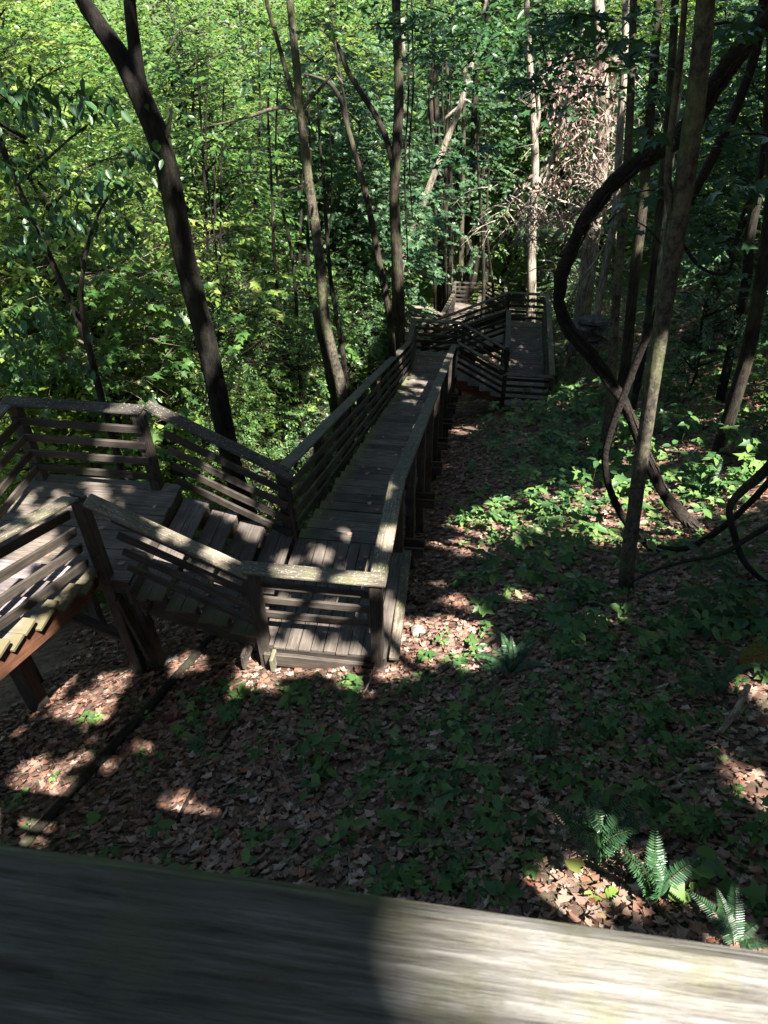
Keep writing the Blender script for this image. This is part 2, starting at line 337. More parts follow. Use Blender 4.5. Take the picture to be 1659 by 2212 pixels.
# ------------------------------------------------------------------ boardwalk
RH = 1.165; CAPW, CAPT = .187, .042
def rail_run(root, a, b, posts=(0., 1.), capmat=None, postmat=None, ground=True, inner=(0, 0, 0), ext=(0, 0), n_rails=4, rh=RH, postw=.135, first=.225):
    """cap, rails and posts above the floor line a-b"""
    a, b = Vector(a), Vector(b); d = (b - a).normalized(); inn = Vector(inner)
    up = Vector((0, 0, rh))
    board('cap_rail', a + up - d * ext[0], b + up + d * ext[1], CAPW, CAPT, capmat or M_cap_shaded, root, bev=.012, jit=.003)
    for k in range(n_rails):
        z = rh - first - .235 * k
        q = Vector((0, 0, z)) + inn * .088
        board('rail', a + q + d * .01, b + q - d * .01, .036, .10, M_wood, root, jit=.002)
    for t in posts:
        p = a.lerp(b, t)
        zb = gz(p.x, p.y) - .15 if ground is True else p.z - ground
        board('post', (p.x, p.y, zb), (p.x, p.y, p.z + rh - CAPT / 2 - .003), postw, postw, postmat or M_wood, root, bev=.012, jit=.003)

def stair(name, label, O, d, W, n, run, rise, tread_half, sides='LR', postsL=None, postsR=None, capL=None, capR=None, treadmat=None, stringmat=None, group=None, ground=True, extR=(0, 0), extL=(0, 0), ledger=False):
    """flight going down along d (2-D unit vector) from the floor edge O"""
    O = Vector(O); D = Vector((d[0], d[1], 0)); Lv = Vector((-d[1], d[0], 0))       # Lv: to the left when going down
    root = empty(name, O, label, 'stairs', group)
    slope = (n + 1) * rise / (n * run)
    for k in range(1, n + 1):
        c = O + D * ((k - .5) * run) - Vector((0, 0, k * rise))
        bm = bmesh.new(); bw = run * .5 - .004
        for j in (-1, 1):
            L_ = tread_half * 2 + random.uniform(-.02, .03)
            box_into(bm, (random.uniform(-.012, .012), j * (bw / 2 + .002), random.uniform(-.003, .003)), L_, bw, .038, .005, 3, .002)
        me = bpy.data.meshes.new('tread'); bm.to_mesh(me); bm.free()
        M, _ = frame(c - Lv, c + Lv)
        M = Matrix.Translation((0, 0, -.02)) @ M
        link('tread', me, treadmat or M_deck, root, M)
    for s in (1, -1):
        q = Lv * s * (tread_half - .10)
        e = .16
        # notched stringer: saw-tooth profile
        m = n + 1; prof = []
        for k in range(n + 1):
            zt = -k * rise - .042
            if k > 0: prof.append(((k - 1) * run + .004, zt)); prof.append((k * run + .004, zt))
        bot = [(n * run, -(n + 1) * rise - .10), (n * run - .25, -(n + 1) * rise - .20 + .25 * slope * .6), (.0, -rise - .34), (0., -rise - .05)]
        bm = bmesh.new(); vs = []
        pts = [(x, z) for x, z in prof] + bot
        for off in (-.022, .022): vs.append([bm.verts.new((x, off, z)) for x, z in pts])
        bm.faces.new(vs[0]); bm.faces.new(vs[1][::-1]); N_ = len(pts)
        for i in range(N_): bm.faces.new((vs[0][i], vs[1][i], vs[1][(i + 1) % N_], vs[0][(i + 1) % N_]))
        bmesh.ops.recalc_face_normals(bm, faces=bm.faces)
        # local x along the slope of descent so the grain follows it
        th = math.atan(slope); Rm = Matrix.Rotation(th, 4, 'Y')
        for v in bm.verts: v.co = Matrix.Rotation(-th, 4, 'Y') @ v.co
        me = bpy.data.meshes.new('stringer'); bm.to_mesh(me); bm.free()
        base = Matrix(((D.x, -D.y, 0, 0), (D.y, D.x, 0, 0), (0, 0, 1, 0), (0, 0, 0, 1)))
        link('stringer', me, stringmat or M_wood, root, Matrix.Translation(O + q) @ base @ Rm)
    e_ = O + D * (n * run) - Vector((0, 0, (n + 1) * rise))
    if 'L' in sides: rail_run(root, O + Lv * W / 2, e_ + Lv * W / 2, postsL if postsL is not None else (), capL, inner=-Lv, ext=extL, ground=ground)
    if 'R' in sides: rail_run(root, O - Lv * W / 2, e_ - Lv * W / 2, postsR if postsR is not None else (), capR, inner=Lv, ext=extR, ground=ground)
    if ledger:
        for t in ledger:
            p = O.lerp(e_, t)
            board('cross_beam', p - Lv * (W / 2 + .27) + Vector((0, 0, -.46)), p + Lv * (W / 2 + .2) + Vector((0, 0, -.46)), .04, .19, M_wood, root)
            board('cross_beam', p - Lv * (W / 2 + .27) + Vector((0, 0, -.46)) + D * .19, p + Lv * (W / 2 + .2) + Vector((0, 0, -.46)) + D * .19, .04, .19, M_wood, root)
    return root

def platform(name, label, x0, x1, y0, y1, z, along, bw=.14, deckmat=None, group=None, rim=True):
    root = empty(name, ((x0 + x1) / 2, (y0 + y1) / 2, z), label, 'platform', group)
    bm = bmesh.new()
    Lx, Ly = x1 - x0, y1 - y0
    span, Lb = (Lx, Ly) if along == 'y' else (Ly, Lx)
    n = max(2, round(span / bw)); bw = span / n
    for i in range(n):
        box_into(bm, (random.uniform(-.008, .008), -span / 2 + (i + .5) * bw, random.uniform(-.004, .004)), Lb + random.uniform(-.02, .02), bw - .008, .038, .004, 4, .002)
    me = bpy.data.meshes.new('deck'); bm.to_mesh(me); bm.free()
    c = Vector(((x0 + x1) / 2, (y0 + y1) / 2, z - .02))
    M = Matrix.Translation(c) @ (Matrix.Rotation(math.pi / 2, 4, 'Z') if along == 'y' else Matrix())
    link('deck', me, deckmat or M_deck, root, M)
    if rim:
        zz = z - .14
        for p, q in (((x0 + .03, y0 + .024, zz), (x1 - .03, y0 + .024, zz)), ((x0 + .03, y1 - .024, zz), (x1 - .03, y1 - .024, zz)),
                     ((x0 + .024, y0 + .05, zz), (x0 + .024, y1 - .05, zz)), ((x1 - .024, y0 + .05, zz), (x1 - .024, y1 - .05, zz))):
            board('joist', p, q, .04, .19, M_wood, root)
    return root

X0, X1, Y0, Y1 = -2.38, -.77, 5.155, 6.968
h = CAPW / 2
Z1, Z2, Z3, Z4 = -6.02, -6.78, -12.71, -13.55

# viewing deck under the camera: only the cap of its front rail is in the picture
deck0 = platform('viewing_deck', 'weathered viewing deck whose thick rail cap fills the bottom of the photo', -1.6, 2.4, -1.2, .25, -1.72, 'x')
M_near = wood_mat('near_rail_wood', (.055, .05, .038), (.31, .305, .29), moss=.46, mosscol=(.135, .13, .085), lichen=0, bump=1, fine=2.7, gx=2.2, dist=.12)
board('cap_rail', (-1.7, .113, -.545), (2.5, .113, -.545), .19, .05, M_near, deck0, bev=.012, jit=.0015, seg=24)
for k in range(3): board('rail', (-1.6, .13, -.87 - .28 * k), (2.4, .13, -.87 - .28 * k), .036, .10, M_wood, deck0)
for x in (-1.55, .4, 2.35): board('post', (x, .15, gz(x, .2) - .2), (x, .15, -.575), .135, .135, M_wood, deck0)
for x in (-1.5, 2.3): board('post', (x, -1.1, gz(x, -1.1) - .2), (x, -1.1, -1.78), .135, .135, M_wood, deck0)

# upper left flight, ending at the left platform
A = stair('stair_flight', 'stair flight with mossy tread ends and red-brown stringer, cut by the left edge', (-4.74, -1.54, -6.02 + 19 * .160), (0, 1), 1.50, 18, .38, .160, .77,
          postsL=(.02, .35, .68), postsR=(.02, .42), capR=M_cap, treadmat=M_mossy, stringmat=M_red)
P1 = platform('landing', 'left landing between the mossy flight and the short four-tread flight', -5.63, -3.66, 5.30, 7.02, Z1, 'x', .16)
rail_run(P1, (-5.55, 6.93, Z1), (-3.9, 6.93, Z1), (0.02, .97), M_cap_shaded, inner=(0, -1, 0), ext=(.09, .02))
rail_run(P1, (-5.55, 5.35, Z1), (-5.55, 6.83, Z1), (0.0,), M_cap_shaded, inner=(1, 0, 0))
rail_run(P1, (-3.95, 5.33, Z1), (-3.945, 5.36, Z1), (0.3,), M_cap_shaded, n_rails=0)
# bracing under the left landing
board('brace', (-3.86, 5.30, -6.3), (-3.72, 5.30, -7.38), .05, .14, M_wood, P1, up=(0, 1, 0))
board('brace', (-5.2, 5.52, -6.75), (-3.82, 5.40, -7.30), .05, .14, M_wood, P1, up=(0, 1, 0))
board('post', (-5.0, 4.7, gz(-5, 4.7) - .2), (-5.0, 4.7, -6.0), .18, .18, M_wood, P1)
board('post', (-3.75, 5.42, gz(-3.75, 5.42) - .2), (-3.75, 5.42, -6.25), .17, .17, M_wood, P1)
board('joist', (-3.60, 5.12, -6.10), (-3.60, 5.6, -6.10), .045, .20, M_wood, P1)
board('joist', (-3.48, 5.12, -6.32), (-3.48, 5.5, -6.32), .045, .12, M_wood, P1)

B = stair('stair_flight', 'short four-tread flight between the left landing and the front landing', (-3.63, 6.06, Z1), (1, 0), 1.69, 4, .35, .152, .86,
          postsL=(), postsR=(), capL=M_cap_shaded, capR=M_cap, treadmat=M_stepb, extR=(.16, .02), extL=(.2, .1))
P2 = platform('landing', 'front landing of upright boards nearest the camera, level with the leaf litter', -2.23, -.78, 5.20, 6.99, Z2, 'y', .15)
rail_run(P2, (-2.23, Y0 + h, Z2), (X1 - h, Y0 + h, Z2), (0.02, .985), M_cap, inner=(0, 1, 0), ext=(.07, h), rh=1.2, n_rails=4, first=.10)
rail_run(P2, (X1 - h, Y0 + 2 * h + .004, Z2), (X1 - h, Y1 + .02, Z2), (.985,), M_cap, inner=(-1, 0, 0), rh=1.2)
rail_run(P2, (-2.29, 6.93, Z2), (-2.285, 6.95, Z2), (.5,), M_cap_shaded, n_rails=0, rh=1.2)
board('side_board', (-.695, 5.22, -6.82), (-.745, 6.95, -6.80), .115, .05, M_cap, P2)
board('side_board', (-2.2, 5.17, -6.98), (-.9, 5.17, -6.98), .05, .2, M_wood, P2)
board('joist', (-2.42, 5.04, -6.95), (-2.42, 5.5, -6.95), .045, .22, M_cap, P2)
board('joist', (-2.08, 5.04, -6.95), (-2.08, 5.5, -6.95), .045, .22, M_cap, P2)

C = stair('stair_flight', 'long straight flight running down the slope in the middle of the photo', (-1.575, Y1 + .01, Z2), (0, 1), 1.43, 37, 14.2 / 37, .156, .66,
          postsL=[.0, .13, .26, .38, .5, .62, .74, .86, .985], postsR=[.10, .22, .34, .46, .58, .70, .82, .93], capL=M_cap_shaded, capR=M_cap_shaded, treadmat=M_step, ledger=[.05, .2, .34, .48, .62, .76, .88])
P3 = platform('landing', 'landing at the foot of the long flight, closed by a dark far rail', -2.36, -.74, 21.19, 22.76, Z3, 'x', .15)
rail_run(P3, (X0 + h, 21.2, Z3), (X0 + h, 22.65, Z3), (.0,), M_cap_shaded, inner=(1, 0, 0))
rail_run(P3, (X0, 22.66, Z3), (X1 - .02, 22.66, Z3), (0.05, .93), M_cap_shaded, inner=(0, -1, 0))
rail_run(P3, (X1 - h, 21.18, Z3), (X1 - h, 21.2, Z3), (.5,), M_cap_shaded, n_rails=0)
D_ = stair('stair_flight', 'short flight down to the right from the foot of the long flight', (-.74, 21.97, Z3), (1, 0), 1.36, 4, .375, .168, .70, capL=M_cap_shaded, capR=M_cap_shaded, stringmat=M_red)
board('brace', (-.8, 21.2, -14.35), (.7, 21.2, -13.95), .05, .14, M_wood, D_, up=(0, 1, 0))
P4 = platform('boardwalk', 'boardwalk with upright front boards and cross boards, beside the curved vine', .76, 2.30, 20.95, 26.95, Z4, 'x', .15, rim=True)
bm = bmesh.new()
for i in range(10): box_into(bm, (0, -.69 + i * .1535, 0), 1.9, .146, .03, .004, 2, .002)
me = bpy.data.meshes.new('front_deck'); bm.to_mesh(me); bm.free()
link('front_deck', me, M_deck, P4, Matrix.Translation((1.53, 21.92, Z4 + .018)) @ Matrix.Rotation(math.pi / 2, 4, 'Z'))
rail_run(P4, (.80, 21.0, Z4), (2.27, 21.0, Z4), (0.0, 1.0), M_cap_shaded, inner=(0, 1, 0))
rail_run(P4, (2.27, 21.1, Z4), (2.27, 26.85, Z4), (.35, .68, 1.), M_cap, inner=(-1, 0, 0))
rail_run(P4, (.85, 22.7, Z4), (.85, 25.5, Z4), (0., .5, 1.), M_cap_shaded, inner=(1, 0, 0))
rail_run(P4, (.85, 26.9, Z4), (2.36, 26.9, Z4), (0., 1.), M_cap_shaded, inner=(0, -1, 0))
E_ = stair('stair_flight', 'flight dropping left from the far end of the boardwalk, behind the dark rail', (.80, 26.2, Z4), (-1, 0), 1.36, 8, .38, .16, .66, capL=M_cap_shaded, capR=M_cap_shaded, postsL=(.5, 1), postsR=(1.,), stringmat=M_red)
Z5 = Z4 - 9 * .16
P5 = platform('landing', 'sunlit landing on the far left, beyond the foot of the long flight', -3.95, -2.24, 25.45, 28.4, Z5, 'x', .15)
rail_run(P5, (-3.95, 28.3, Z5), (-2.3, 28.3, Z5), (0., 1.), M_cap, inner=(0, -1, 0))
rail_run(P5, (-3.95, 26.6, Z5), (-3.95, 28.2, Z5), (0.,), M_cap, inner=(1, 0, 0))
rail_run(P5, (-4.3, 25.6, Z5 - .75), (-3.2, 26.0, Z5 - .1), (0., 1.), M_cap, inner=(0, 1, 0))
P6 = platform('landing', 'small landing before the sunlit railed flight', -1.75, -.3, 27.05, 28.4, Z5 - .3, 'x', .15)
rail_run(P6, (-2.3, 28.3, Z5), (-1.7, 28.3, Z5 - .3), (1.,), M_cap, inner=(0, -1, 0))
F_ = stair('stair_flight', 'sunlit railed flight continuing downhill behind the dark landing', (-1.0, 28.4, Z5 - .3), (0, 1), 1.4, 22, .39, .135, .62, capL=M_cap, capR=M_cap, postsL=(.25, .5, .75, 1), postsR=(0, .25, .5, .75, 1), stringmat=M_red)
Z7 = Z5 - .3 - 23 * .135
P7 = platform('landing', 'shaded landing with a dark back rail, far down the slope', -1.8, -.1, 36.98, 38.5, Z7, 'x', .15)
rail_run(P7, (-1.75, 38.4, Z7), (-.2, 38.4, Z7), (0., 1.), M_cap_shaded, inner=(0, -1, 0))
rail_run(P7, (-1.72, 37.1, Z7), (-1.72, 38.3, Z7), (0.,), M_cap_shaded, inner=(1, 0, 0))
G_ = stair('stair_flight', 'short dark flight to the right far down the slope', (-.1, 37.74, Z7), (1, 0), 1.4, 3, .38, .16, .66, capL=M_cap_shaded, capR=M_cap_shaded)
Z8 = Z7 - 4 * .16
P8 = platform('landing', 'small far landing under the sunlit pale trunk', 1.04, 2.5, 37.0, 38.5, Z8, 'x', .15)
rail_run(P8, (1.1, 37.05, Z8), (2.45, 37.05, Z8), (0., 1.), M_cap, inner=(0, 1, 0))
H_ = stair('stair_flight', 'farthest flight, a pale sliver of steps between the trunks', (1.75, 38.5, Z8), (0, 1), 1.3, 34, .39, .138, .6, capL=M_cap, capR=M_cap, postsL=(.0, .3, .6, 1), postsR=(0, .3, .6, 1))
#PART2
# ------------------------------------------------------------------ trees with their own traced trunks
def px_path(path, Y):
    """(u, v, width px[, dY]) -> points and radii in the vertical plane at Y"""
    P, R = [], []
    for q in path:
        y = Y + (q[3] if len(q) > 3 else 0)
        p = at(q[0], q[1], y); P.append(p); R.append(q[2] * .5 * p.dot(FW) / PF)
    return P, R
def trunk_path(path, Y, root_flare=1.35, top=None, to_ground=True):
    P, R = px_path(path, Y)
    if to_ground:                                     # path starts at its lowest point
        p = P[0]; g = gz(p.x, p.y)
        if p.z > g + .1:
            d = (P[0] - P[1]); k = min(.6, d.x / (abs(d.z) + 1e-6)); k = max(-.6, k)
            h_ = p.z - g
            P.insert(0, Vector((p.x + .35 * k * h_ , p.y, g + .25 * min(1, h_)))); R.insert(0, R[0] * 1.05)
            P.insert(0, Vector((p.x + .35 * k * h_, p.y, g - .25))); R.insert(0, R[0] * root_flare)
        else:
            P.insert(0, Vector((p.x, p.y, g + .02))); R.insert(0, R[0] * 1.25); P.insert(0, Vector((p.x, p.y, g - .3))); R.insert(0, R[1] * 1.8)
    if top:                                           # carry on upward, out of the picture
        d = (P[-1] - P[-2]).normalized(); q = P[-1].copy(); r = R[-1]
        for i in range(4):
            f = (top - P[-1].z) / 4
            d = (d + Vector((0, 0, .35))).normalized(); q = q + d * (f / max(.5, d.z)); r *= .9
            P.append(q.copy()); R.append(r)
    return P, R
def tree(name, label, paths, Y, m, top=5.5, cat='tree', sides=12, group=None, rough=.05, seed=0):
    """paths[0] is the trunk, the rest limbs"""
    P, R = trunk_path(paths[0], Y, top=top)
    root = empty(name, P[1], label, cat, group)
    link('trunk', tube_mesh('trunk', P, R, sides * 2, rough * .5, seed, sub=6, ridge=.07 if sides > 8 else 0.), m, root)
    for i, q in enumerate(paths[1:]):
        t_ = None
        if q and q[0] == 'top': t_ = top; q = q[1:]
        P2_, R2_ = px_path(q, Y)
        if t_: P2_, R2_ = trunk_path(q, Y, top=t_, to_ground=False)
        link('limb', tube_mesh('limb', P2_, R2_, 9, rough, seed + i + 1), m, root)
    return root
TALL = []      # (thing, x, y): trees whose crowns spread overhead
def tall(o, x=None, y=None): TALL.append((o, o.location.x if x is None else x, o.location.y if y is None else y)); return o

tall(tree('forked_tree', 'dark leaning trunk that forks near its top, left of the boardwalk behind the landing rail',
     [[(545, 1150, 43), (500, 1000, 41), (455, 780, 43), (405, 580, 46), (360, 360, 48), (322, 250, 48), (262, 125, 41), (205, 40, 35), (165, -30, 33)],
      ['top', (338, 300, 38), (305, 190, 31), (290, 90, 28), (280, 0, 26), (276, -40, 25)], [(350, 330, 15), (366, 265, 9), (372, 225, 3)]], 8.7, M_bark_shaded, seed=1))
tall(tree('slender_tree', 'slender grey trunk with one bare side branch, left of the long flight',
     [[(738, 850, 24), (722, 780, 23), (702, 690, 22), (688, 540, 22), (668, 400, 20), (652, 270, 18), (640, 140, 17), (628, 20, 16), (622, -40, 16)],
      ['top', (650, 262, 14), (628, 190, 11), (606, 110, 10), (580, 20, 9), (570, -30, 9)],
      [(650, 240, 11), (622, 232, 8), (585, 236, 8), (540, 252, 6), (500, 262, 5), (440, 275, 3)],
      [(650, 240, 7), (700, 180, 6), (724, 160, 5), (745, 190, 4)]], 13.5, M_barkg, seed=5))
tall(tree('dark_tree', 'straight near-black trunk rising behind the left rail of the long flight',
     [[(860, 722, 29), (860, 640, 27), (856, 520, 23), (852, 420, 22), (858, 300, 21), (862, 200, 20), (858, 80, 18), (855, -30, 18)],
      [(856, 400, 13), (838, 310, 13), (812, 250, 12), (780, 200, 12), (750, 150, 11), (735, 110, 9), (716, 82, 8), (690, 60, 5)]], 21, M_barkb, seed=9))
tall(tree('arching_tree', 'thin dark trunk that arches over to the left, beside the near-black straight trunk',
     [[(846, 735, 15), (838, 660, 14), (818, 560, 14), (797, 450, 13), (775, 360, 12), (752, 280, 11), (735, 215, 9), (712, 180, 7), (680, 165, 5), (655, 160, 3)],
      [(757, 300, 6), (742, 200, 5), (725, 100, 4), (716, 20, 4), (714, -30, 4)]], 17.6, M_barkb, top=None, seed=12))
tree('thin_sapling', 'thin dark sapling close behind the slender grey trunk', [[(742, 775, 11), (728, 690, 10), (714, 600, 9), (706, 500, 8), (700, 400, 7), (690, 300, 5), (686, 200, 3)]], 15.5, M_bark, top=None, seed=15)
tree('broken_stump', 'broken leaning stump at the foot of the slender grey trunk', [[(712, 800, 22), (694, 720, 22), (684, 676, 19), (680, 668, 9)]], 13.8, M_barkb, top=None, cat='stump', seed=16)
for i, (b, t, wd, Y) in enumerate([((944, 668), (938, 380), 15, 38), ((957, 674), (950, 395), 17, 38), ((972, 662), (972, 385), 12, 38.5), ((988, 655), (1000, 390), 13, 39), ((1000, 668), (1020, 370), 18, 40), ((1016, 640), (1042, 390), 12, 42), ((881, 672), (878, 300), 13, 34), ((1046, 640), (1052, 260), 15, 43)]):
    lab = ['brownish trunk at the left end of the far trunk cluster', 'thick trunk, second in the far trunk cluster', 'thin pale trunk in the middle of the far trunk cluster', 'pale trunk leaning right in the far trunk cluster',
           'dark thick trunk leaning right in the far trunk cluster', 'thin dark trunk at the right end of the far trunk cluster', 'thin sunlit tan trunk just right of the near-black straight trunk', 'dark trunk behind the far landing with the dark back rail'][i]
    m_ = (b[0] + t[0]) / 2 + 4
    tree('forest_tree', lab, [[(b[0], b[1], wd), (m_ - 3, b[1] * .7 + t[1] * .3, wd * .9), (m_ - 1, b[1] * .35 + t[1] * .65, wd * .85), (t[0], t[1], wd * .75), (t[0] + (t[0] - m_) * 1.6, t[1] - 260, wd * .6)]], Y,
         [M_barkb, M_barkb, M_barkg, M_barkg, M_bark, M_bark, M_barkp, M_bark][i], top=None, group='trunks far down the slope', seed=20 + i)
tree('dead_tree', 'sunlit white dead trunk leaning to the right above the far trunk cluster',
     [[(868, 575, 12), (905, 465, 14), (938, 375, 14), (968, 295, 13), (990, 240, 12), (1010, 170, 11), (1026, 110, 10), (1042, 40, 8), (1050, 0, 6)], [(990, 232, 7), (968, 250, 6), (948, 268, 3)], [(985, 225, 6), (1003, 215, 5), (1018, 222, 3)]], 27, M_barkp, top=None, seed=31)
tree('forest_tree', 'straight sunlit furrowed trunk standing behind the far end of the boardwalk',
     [[(1148, 655, 20), (1148, 560, 19), (1152, 450, 17), (1156, 350, 16), (1152, 260, 14), (1146, 160, 13), (1140, 60, 12), (1137, -30, 11)], [(1155, 300, 11), (1164, 250, 8), (1162, 210, 7), (1158, 160, 4)]], 30, M_barkp, top=4, seed=33)

# curved vine and trees on the right
vine = tree('curved_vine', 'thick black woody vine curving in an S across the right side',
     [[(1535, 1165, 26), (1490, 1130, 23), (1440, 1075, 21), (1395, 985, 21), (1355, 885, 21), (1318, 825, 23), (1275, 765, 26), (1228, 710, 26), (1207, 655, 24), (1212, 600, 23), (1232, 545, 24), (1262, 478, 26), (1310, 410, 31), (1370, 355, 33), (1440, 318, 36), (1500, 262, 37), (1550, 175, 38), (1610, 90, 40), (1680, 15, 40)]], 8.9, M_vine, top=3.5, cat='vine', rough=.22, seed=41)
def shag(o, path, Y, n, seed):
    """loose flaking strips of bark and short side shoots along a vine"""
    r = np.random.default_rng(seed); P, R = px_path(path, Y); P = np.array([tuple(p) for p in P]); R = np.array(R); L_ = len(P) - 1; parts = []
    for k in range(n):
        t0 = r.uniform(0, L_ - .6); ln = r.uniform(.25, .8); ph = r.random() * 6.283; q = []
        for t in np.linspace(t0, min(L_, t0 + ln), 5):
            i = min(int(t), L_ - 1); f = t - i; c = P[i] * (1 - f) + P[i + 1] * f; rr = R[i] * (1 - f) + R[i + 1] * f
            d = P[i + 1] - P[i]; d /= np.linalg.norm(d); a = np.cross(d, [0, 1, 0]); a /= np.linalg.norm(a); b = np.cross(d, a)
            q.append(c + (a * math.cos(ph) + b * math.sin(ph)) * rr * r.uniform(.93, 1.12)); ph += r.normal(0, .12)
        if k % 9 == 0: q.append(q[-1] + np.array([r.normal(0, .08), r.normal(0, .05), -r.uniform(.05, .25)]))
        w_ = r.uniform(.006, .016); parts.append((q, [w_ * .4] + [w_] * (len(q) - 2) + [w_ * .3]))
    link('bark_strips', tube_mesh('bark_strips', None, None, 4, .2, seed, parts=parts, sub=2), M_strip, o)
M_strip = bark_mat('flaking_vine_bark', (.01, .008, .0065), (.07, .053, .042), sc_=(14, 14, 14))
shag(vine, [(1535, 1165, 28), (1490, 1130, 25), (1440, 1075, 22), (1395, 985, 21), (1355, 885, 22), (1318, 825, 24), (1275, 765, 27), (1228, 710, 27), (1207, 655, 25), (1212, 600, 24), (1232, 545, 25), (1262, 478, 28), (1310, 410, 31), (1370, 355, 34), (1440, 318, 37), (1500, 262, 38), (1550, 175, 40), (1610, 90, 40), (1680, 15, 40)], 8.9, 210, 44)
tall(tree('leaning_tree', 'smooth greenish-grey trunk leaning right in front of the black curved vine',
     [[(1358, 1345, 37), (1352, 1260, 32), (1368, 1120, 30), (1392, 950, 30), (1415, 790, 32), (1445, 600, 37), (1468, 460, 41), (1488, 330, 42), (1505, 200, 41), (1520, 60, 40), (1530, -40, 40)],
      [(1452, 470, 20), (1442, 400, 17), (1448, 300, 15), (1462, 180, 15), (1475, 60, 13), (1480, -30, 13)]], 7.0, M_barkg, seed=43))
for i, (pp, Y, m, lab) in enumerate([
    ([(1318, 868, 20), (1326, 720, 19), (1338, 560, 19), (1350, 420, 18), (1360, 260, 17), (1366, 100, 16), (1370, -30, 15)], 13.5, M_barkg, 'dark mossy trunk directly behind the bend of the black vine'),
    ([(1352, 780, 22), (1366, 640, 22), (1384, 480, 22), (1400, 300, 20), (1415, 120, 19), (1424, -30, 18)], 15.5, M_barkb, 'brown peeling trunk left of the smooth leaning trunk'),
    ([(1392, 745, 15), (1408, 600, 15), (1428, 420, 17), (1444, 250, 17), (1454, 90, 17), (1460, -30, 16)], 17, M_barkb, 'brown trunk half hidden behind the smooth leaning trunk'),
    ([(1432, 700, 12), (1425, 560, 12), (1440, 430, 11), (1462, 250, 11), (1476, 60, 10), (1482, -30, 10)], 19, M_barkp, 'narrow pale trunk seen past the smooth leaning trunk'),
    ([(1608, 790, 29), (1628, 700, 28), (1645, 600, 28), (1662, 480, 27), (1675, 300, 25), (1684, 100, 24), (1690, -30, 24)], 12.5, M_bark, 'dark trunk on the bank at the right edge of the photo'),
    ([(1610, 620, 20), (1618, 520, 22), (1636, 420, 22), (1652, 330, 22), (1662, 200, 20), (1668, 60, 20)], 17, M_bark, 'farther dark trunk high on the bank near the right edge')]):
    tall(tree('forest_tree', lab, [pp], Y, m, top=5 if i < 4 else None, seed=50 + i))
# thin vines
def vine_px(name, label, pts, Y, m=None, seed=0, cat='vine', group=None, rough=.1):
    P, R = px_path(pts, Y); root = empty(name, P[0], label, cat, group)
    link('stem', tube_mesh('stem', P, R, 7, rough, seed), m or M_vine, root); return root
vine_px('thin_vine', 'thin black vine dropping from the leaning trunk in a long kink to the ground', [(1450, 560, 18), (1425, 660, 17), (1385, 755, 16), (1345, 860, 15), (1316, 940, 15), (1306, 1000, 14), (1322, 1070, 15), (1362, 1140, 15), (1420, 1195, 13)], 8.2, seed=61)
vine_px('thin_vine', 'dark vine climbing steeply toward the top right corner beside the curved vine', [(1490, 440, 12), (1520, 380, 20), (1560, 300, 22), (1600, 210, 22), (1632, 110, 22), (1650, 0, 22), (1655, -50, 22)], 9.5, seed=62)
vine_px('thin_vine', 'thin looping vine hanging against the foliage at the right edge', [(1650, 330, 9), (1640, 400, 10), (1610, 450, 10), (1590, 520, 10), (1575, 585, 9), (1540, 590, 9), (1505, 570, 8), (1470, 520, 7)], 9.8, seed=63)
vine_px('fallen_vine', 'thick bent vine entering low from the right edge', [(1680, 985, 20), (1640, 1030, 20), (1600, 1062, 17), (1575, 1100, 15), (1585, 1150, 15), (1600, 1200, 14), (1625, 1235, 13), (1670, 1270, 12)], 6.4, M_bark, seed=64)
vine_px('fallen_branch', 'long dark branch sloping down from the right edge to the leaning trunk', [(1680, 1125, 12), (1620, 1160, 11), (1560, 1195, 10), (1490, 1210, 8), (1420, 1230, 6), (1370, 1255, 4)], 6.3, M_bark, seed=65, cat='branch')
vine_px('fallen_branch', 'low black branch joining the foot of the curved vine at the right', [(1680, 1020, 14), (1610, 1095, 13), (1545, 1150, 13), (1480, 1185, 12), (1420, 1180, 7)], 7.2, M_vine, seed=66, cat='branch')
for i, (x, top_, bot, lab) in enumerate([(878, 0, 560, 'thin dark hanging vine just right of the near-black trunk'), (888, 40, 470, 'second thin hanging vine right of the near-black trunk'), (712, 330, 640, 'thin dangling vine between the slender and arching trunks'), (930, 60, 300, 'thin hanging vine above the white dead trunk')]):
    vine_px('hanging_vine', lab, [(x, top_ - 60, 3.5), (x + 5, (top_ * 2 + bot) / 3, 4), (x - 4, (top_ + 2 * bot) / 3, 3.5), (x + 3, bot, 2.5)], 17, seed=70 + i)

def foliage_px(o, clusters, Y, kind, m, seed, size=(.10, .17), flat=.5):
    """leafy sprays on a tree's own outer branches: (u, v, spread u, spread v, leaves)"""
    r = np.random.default_rng(seed); P, D, Nn = [], [], []; st = []
    for (u, v, su, sv, n) in clusters:
        c = at(u, v, Y); ax = Vector((r.normal(0, 1), r.normal(0, .5), r.normal(-.1, .2))).normalized(); k_ = c.dot(FW) / PF
        st.append(([c - ax * su * k_ * 1.2, c + Vector((0, 0, .04)), c + ax * su * k_ * 1.2], [.012, .008, .003]))
        for k in range(n):
            p = at(u + r.normal(0, su * .7), v + r.normal(0, sv * .7), Y + r.normal(0, .5)); a = r.random() * 6.283
            P.append(tuple(p)); D.append((math.cos(a), math.sin(a), r.uniform(-.7, .1))); Nn.append((r.normal(0, flat), r.normal(0, flat), 1))
    link('foliage', leaves_mesh('foliage', np.array(P), np.array(D), np.array(Nn), r.uniform(*size, len(P)), kind), m, o)
    for i, q in enumerate(st): link('branch', tube_mesh('branch', q[0], q[1], 5, .05, seed + i, sub=2), M_bark, o)
BY = {o['label'][:12]: o for o in col.objects if 'label' in o.keys()}
